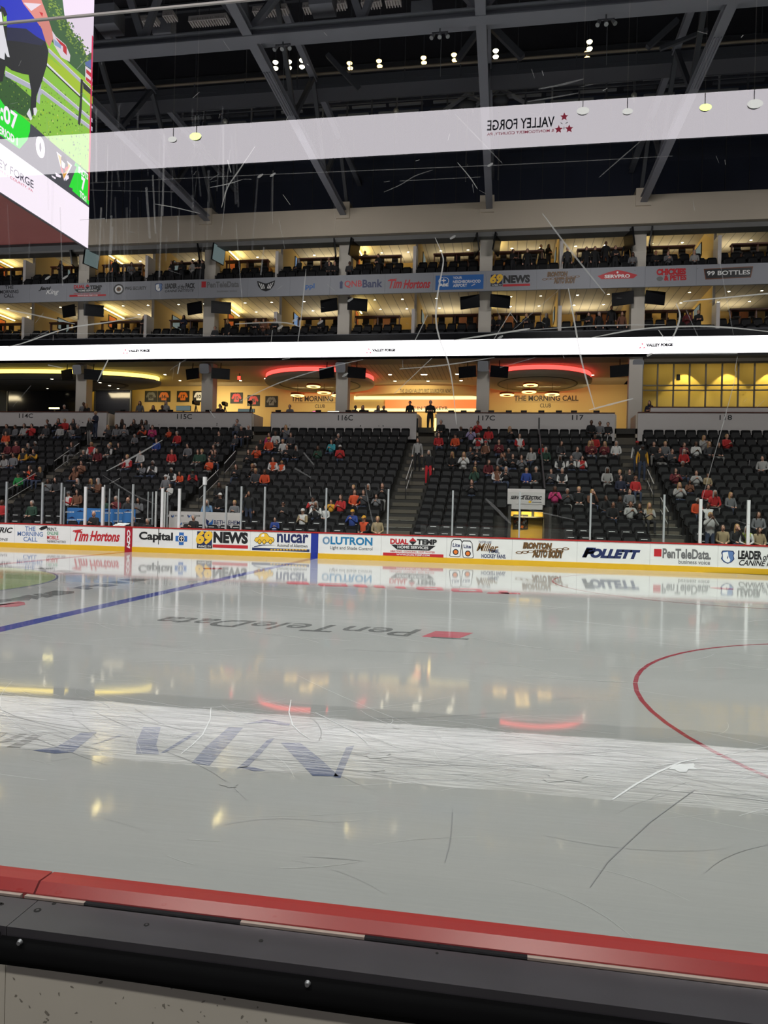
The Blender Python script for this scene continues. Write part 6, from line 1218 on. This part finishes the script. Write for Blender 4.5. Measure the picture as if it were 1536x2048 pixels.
# ---------------------------------------------------------------- roof
RZB = 20.0; TX = [CAM.x+k for k in (-18.9, -10.1, -1.25, 7.5, 16.3)]
rf = MB(); rf.box(-45, 50, -42, 42, 29.0, 29.2, M_deck); struct('ceiling', rf, 'dark roof deck above the trusses')
for k in range(14):
    mb = MB(); y = -10+3.2*k; mb.ibeam((-45, y, 28.7), (50, y, 28.7), .18, .45, .03, M_rig); struct('ceiling_beam', mb)
fw_ = MB(); fw_.box(-45, 50, 40, 40.3, ZC, 29, M_navywall); fw_.box(-45.3, -45, -42, 42, -.2, 29, M_navywall); fw_.box(50, 50.3, -42, 42, -.2, 29, M_navywall); struct('wall_far', fw_, 'dark upper wall behind the suites')
dw = MB(); dw.box(-45, 50, 33.5, 33.7, Zf[0]-.2, 29, M_navywall)
for k in range(40): dw.box(-25+1.4*k, -24.96+1.4*k, 33.46, 33.5, Zf[0], 28.8, M_rig)
struct('wall_upper', dw)
for i, x in enumerate(TX):
    t = thing('roof_truss', (x, 12, RZB), 'grey steel roof truss running to the far wall, %s from the left' % ORD[i], 'roof truss', 'roof trusses across the rink')
    m = MB(); m.ibeam((x, -12, RZB+.15), (x, 33.4, RZB+.15), .38, .36, .06, M_truss)
    if i in (1, 3): 
        for s in (-.12, 0, .12): m.beam((x+s, 14.2, RZB-.05), (x+s, 17.5, RZB-.05), .05, .06, M_truss)
    m.build('bottom_chord', t)
    m = MB(); m.ibeam((x, -12, 24.0), (x, 33.4, 24.0), .3, .3, .05, M_truss); m.build('top_chord', t)
    for k in range(6):
        y = -6+6.05*k; m = MB(); m.beam((x, y, RZB+.3), (x, y+3.0, 23.9), .2, .2, M_rig); m.build('web', t); m = MB(); m.beam((x, y+3.0, 23.9), (x, y+6.05, RZB+.3), .2, .2, M_rig); m.build('web', t)
y_ = 12.15
t = thing('cross_truss', (5, y_, RZB), 'grey lengthwise truss crossing the roof trusses near the top', 'roof truss')
m = MB(); m.ibeam((-40, y_, RZB+.12), (46, y_, RZB+.12), .5, .36, .05, M_truss); m.build('bottom_chord', t)
m = MB(); m.ibeam((-40, y_+1.1, RZB+.75), (46, y_+1.1, RZB+.75), .5, .5, .05, M_truss); m.build('ledger_beam', t)
m = MB(); m.ibeam((-40, y_, 24.0), (46, y_, 24.0), .3, .3, .05, M_truss); m.build('top_chord', t)
for i, x in enumerate(TX[:-1]+[TX[-1]]):
    for a_, b_, w_ in ((0, -3.1, .3), (0, 3.1, .22), (4.4, 3.1, .26), (4.4, 5.7, .22)): m = MB(); m.beam((x+a_, y_, RZB+.3), (x+b_, y_, 23.9), w_, w_, M_truss); m.build('web', t)
    m = MB(); m.box(x+2.4, x+3.3, y_-.3, y_+.5, RZB+.9, RZB+1.7, M_truss); m.build('junction_box', t)
# deeper diagonals seen under the chord
for i, (p0, p1, w_) in enumerate((((985, 55), (1045, 115), .28), ((955, 65), (915, 120), .25), ((655, 110), (720, 180), .22), ((1355, 40), (1295, 95), .22), ((1415, 60), (1320, 98), .16))):
    a_ = UY(*p0, 19.5); b_ = UY(*p1, 19.5); m = MB(); m.beam(a_, b_, w_, w_, M_rig); tag(m.build('roof_brace'), 'dark slanting roof brace behind the cross truss, %s of five' % ORD[i], 'roof brace', 'slanting roof braces')
# ceiling fluorescent banks with louvres
for i, (p0, p1, py) in enumerate(((205, 237, 50), (268, 310, 38), (325, 345, 28), (377, 452, 36), (505, 572, 17), (605, 635, 11), (647, 690, 5), (722, 760, 1), (770, 800, -3))):
    yy = 15.5; a_ = UY(p0, py-9, yy); b_ = UY(p1, py+9, yy); zc = (a_.z+b_.z)/2
    t = thing('louvre_light', ((a_.x+b_.x)/2, yy, zc), 'unlit white louvred roof fixture near the top, %s from the left' % ORD[i], 'roof fixture', 'white louvred roof fixtures')
    m = MB(); m.box(a_.x, b_.x, yy, yy+.5, zc+.05, zc+.16, M_panel); m.build('housing', t); m = MB(); k = a_.x
    while k < b_.x: m.box(k, k+.05, yy-.02, yy+.45, zc-.08, zc+.05, M_panel); k += .12
    m.box(a_.x, b_.x, yy-.04, yy, zc-.10, zc-.06, M_panel); m.build('louvre', t); m = MB(); m.cyl(((a_.x+b_.x)/2, yy+.2, zc+.16), ((a_.x+b_.x)/2, yy+.2, 29), .015, M_rig, 6); m.build('hanger', t)
for i, (x, y) in enumerate(((40, 95), (325, 53), (540, 38), (843, 20), (955, 12))):
    p = UY(x, y, 16.5); m = MB(); m.box(p.x-.45, p.x+.45, 16.4, 16.9, p.z-.35, p.z+.35, M_truss); m.cyl((p.x, 16.6, p.z+.3), (p.x, 16.6, 29), .02, M_rig, 6); tag(m.build('duct_box'), 'grey hanging roof box behind the cross truss, %s from the left' % ORD[i], 'roof box', 'grey roof boxes')
# catwalk with pipe, rigging truss and grid
KY = 21.5
t = thing('catwalk', (5, KY, 18), 'dark lengthwise catwalk with pale front pipe high under the roof', 'catwalk')
zp = UY(768, 138, KY).z
M_pipe = mat('pipe_pale', rgb(150, 136, 118), .5, noise=.15, scale=2)
m = MB(); m.cyl((-30, KY, zp), (44, KY, zp), .07, M_pipe, 8); m.build('front_pipe', t); m = MB(); m.box(-30, 44, KY, KY+1.2, zp-.75, zp-.55, M_rig); m.box(-30, 44, KY-.02, KY+.02, zp-.55, zp-.2, M_rig); m.build('deck', t)
for k in range(24): x = -24+2.8*k; m = MB(); m.cyl((x, KY, zp-.7), (x, KY, zp+.05), .035, M_rig, 6); m.cyl((x, KY+.1, zp), (x, KY+.1, 28.95), .02, M_rig, 6); m.build('post', t)
def rigtruss(y, z, h, n, label, m1):
    t = thing('rigging_truss', (5, y, z), label, 'rigging truss', 'lengthwise rigging trusses')
    m = MB()
    for dz in (0, h): 
        for dy in (0, .4): m.cyl((-28, y+dy, z+dz), (42, y+dy, z+dz), .035, m1, 6)
    m.build('chords', t); m = MB()
    for k in range(n):
        x = -28+70*k/n; x2 = -28+70*(k+1)/n; m.cyl((x, y, z), (x2 if k % 2 else x, y, z+h), .02, m1, 5); m.cyl((x, y, z+h if k % 2 else z), (x2, y, z if k % 2 else z+h), .02, m1, 5)
    m.build('lacing', t)
rigtruss(23.0, UY(768, 178, 23.0).z, .55, 90, 'laced rigging truss below the catwalk', M_rig); rigtruss(24.5, UY(768, 196, 24.5).z, .4, 90, 'lower laced rigging truss above the reflected band', M_rig)
t = thing('scaffold_grid', (5, 26.5, 17), 'grid of grey bars hung above the suites', 'scaffold')
for r_i, py in enumerate((195, 211, 226)):
    z = UY(768, py, 26.5).z; m = MB(); k = -20.0
    while k < 40:
        L_ = rnd.uniform(1.2, 2.6); m.beam((k, 26.5, z), (k+L_, 26.5, z), .16, .10, M_rigl if rnd.random() < .6 else M_rig); k += L_+rnd.uniform(.15, .9)
    m.build('bar_row', t)
for k in range(44): x = -22+1.45*k; m = MB(); m.beam((x, 26.45, UY(768, 240, 26.5).z), (x, 26.45, UY(768, 172+rnd.uniform(-14, 14), 26.5).z), .09, .09, M_rigl if k % 3 == 0 else M_rig); m.build('upright', t)
# small house lights on the catwalk
M_dome = emit('dome_glow', (1, .68, .22), 7); M_domew = emit('dome_white', (1, .86, .5), 14); k = 0
for px, py, wht in ((551, 125, 1), (551, 137, 1), (578, 124, 2), (578, 136, 2), (604, 121, 1), (604, 134, 1), (699, 127, 0), (700.5, 137, 0), (758, 122.5, 0), (759.5, 133, 0), (847, 116, 0), (848, 126, 0), (908, 110, 0), (909.5, 121, 0), (991.5, 102, 1), (991.5, 114, 1), (1179, 84, 1), (1179, 98, 1), (1174, 106, 0), (1174, 117, 0)):
    p = UY(px, py, 22.3); k += 1; t = thing('house_light', p, 'small glowing dome lamp on the dark roof, %s in order from the left' % ORD[k-1], 'lamp', 'dome house lights on the catwalk')
    m = MB(); m.lathe([(.001, -.085), (.09, -.06), (.14, 0), (.14, .03)], p, M_domew if wht else M_dome, 14); m.build('bulb', t); m = MB(); m.lathe([(.14, .03), (.15, .05), (.04, .12), (.001, .12)], p, M_rig, 14); m.cyl(p+Vector((0, 0, .12)), (p.x, p.y+.05, 29.0), .012, M_rig, 5); m.build('hanger', t)
M_sil = mat('bare_bulb', rgb(220, 220, 214), .25, .4)
for i, (px, py) in enumerate(((450, 243), (792, 222), (1268, 191))):
    p = UY(px, py, 26.0); m = MB(); m.ell(p, .16, .16, .17, M_sil, 14, 10); m.cyl(p+Vector((0, 0, .15)), p+Vector((0, 0, .9)), .02, M_rig, 6); tag(m.build('globe_lamp'), 'silvery globe lamp hanging above the reflected band, %s from the left' % ORD[i], 'lamp', 'silvery globe lamps')
for i, (px, py) in enumerate(((880, 68), (566, 92), (1212, 42))):
    p = UY(px, py, 12.4); t = thing('spot_cluster', p, 'small silver spotlight cluster under the cross truss, %s of three' % ORD[i], 'spotlight', 'spotlight clusters'); m = MB()
    for s in (-.22, 0, .22): m.cyl(p+Vector((s, 0, 0)), p+Vector((s*1.4, -.12, -.2)), .05, M_steel, 8, .08)
    m.build('heads', t); m = MB(); m.beam(p+Vector((-.3, 0, .05)), p+Vector((.3, 0, .05)), .05, .05, M_rig); m.cyl(p, (p.x, p.y, RZB), .03, M_rig, 6); m.cyl(p+Vector((.05, 0, 0)), p+Vector((.05, 0, -1.6)), .008, M_rigl, 5); m.build('mount', t)
for i, (px, py) in enumerate(((935, 206), (1000, 195))):
    p = UY(px, py, 25.5); t = thing('speaker_cluster', p, 'dark angular hanging cluster by the middle roof truss, %s from left' % ORD[i], 'loudspeaker', 'hanging clusters'); m = MB()
    for s in (-1, 1): m.beam(p+Vector((0, 0, .5)), p+Vector((s*1.3, 0, -.35)), .3, .1, M_rigl)
    m.build('wings', t); m = MB(); m.ell(p+Vector((0, -.1, -.2)), .5, .3, .28, M_rig, 12, 6); m.cyl(p+Vector((0, 0, .4)), (p.x, p.y, 20.2), .04, M_rig, 6); m.build('body', t)

# ---------------------------------------------------------------- near side behind the viewer (seen in the pane)
GYm = -13.03
def mir(px, py, Y):
    """point on the plane Y behind the viewer that the pane shows at a pixel"""
    q = UY(px, py, 2*GYm-Y); return Vector((q.x, Y, q.z))
NY = -28.5
nz1 = mir(768, 230, NY).z; nz0 = mir(768, 311, NY).z
ns = thing('ribbon_board', (12, NY, nz0), 'glowing white LED ribbon board mirrored in the near pane', 'LED board')
a = MB(); a.box(-14, 40, NY-.14, NY, nz0-.03, nz1+.03, M_frame); a.build('casing', ns); a = MB(); a.box(-14, 40, NY, NY+.04, nz0, nz1, M_ribbon); a.build('display', ns)
l = MB(); p1 = mir(1147, 262, NY+.045); p0 = mir(974, 272, NY+.045); zt = mir(1060, 232, NY).z; zb = mir(1060, 274, NY).z
logo(l, lambda u, v: (p1.x+(p0.x-p1.x)*u, NY+.046, zb+(zt-zb)*v), M_ledk, M_ledr, .015); l.build('lettering', ns)
nw = MB(); nw.box(-45, 50, -42.2, -42, -.2, 29, M_navywall); nw.box(-45, 50, NY-6, NY-.2, nz0-.4, nz0-.1, M_deck); nw.box(-45, 50, NY-.5, NY-.16, nz1+.2, nz1+1.2, M_navywall); struct('wall_near', nw)
st = MB()
for k in range(13): st.box(-40, 45, -29.2, -16.2-.95*k, -.02+.36*k, .34+.36*k, M_conc)
struct('floor_near_terraces', st)
M_bay = emit('near_lamp', (.75, 1, .25), 16); M_bayw = emit('near_lamp_white', (1, 1, .95), 4.9)
for i, (px, py, s, m_, lb) in enumerate(((391, 273, .13, M_bay, 'brightest green-white'), (345, 279, .1, M_bayw, 'dim first'), (1411, 215, .11, M_bay, 'yellow-green right'), (1166, 222, .12, M_bayw, 'white middle'), (1255, 223, .1, M_bayw, 'white right of middle'), (1510, 208, .14, M_bayw, 'white right edge'))):
    p = mir(px, py, NY+2.5); t = thing('near_spotlight', p, '%s lamp mirrored in the near pane on the reflected band' % lb, 'lamp', 'lamps mirrored in the near pane'); a = MB(); a.ell(p, s, s*.25, s*.6, m_, 16, 8); a.build('lens', t); a = MB(); a.ell(p+Vector((0, -s*.35, .0)), s*.9, s*.4, s*.55, M_panel, 14, 8); a.cyl(p+Vector((0, -s*.4, .02)), (p.x, p.y-s*.4, 20), .008, M_panel, 6); a.build('housing', t)
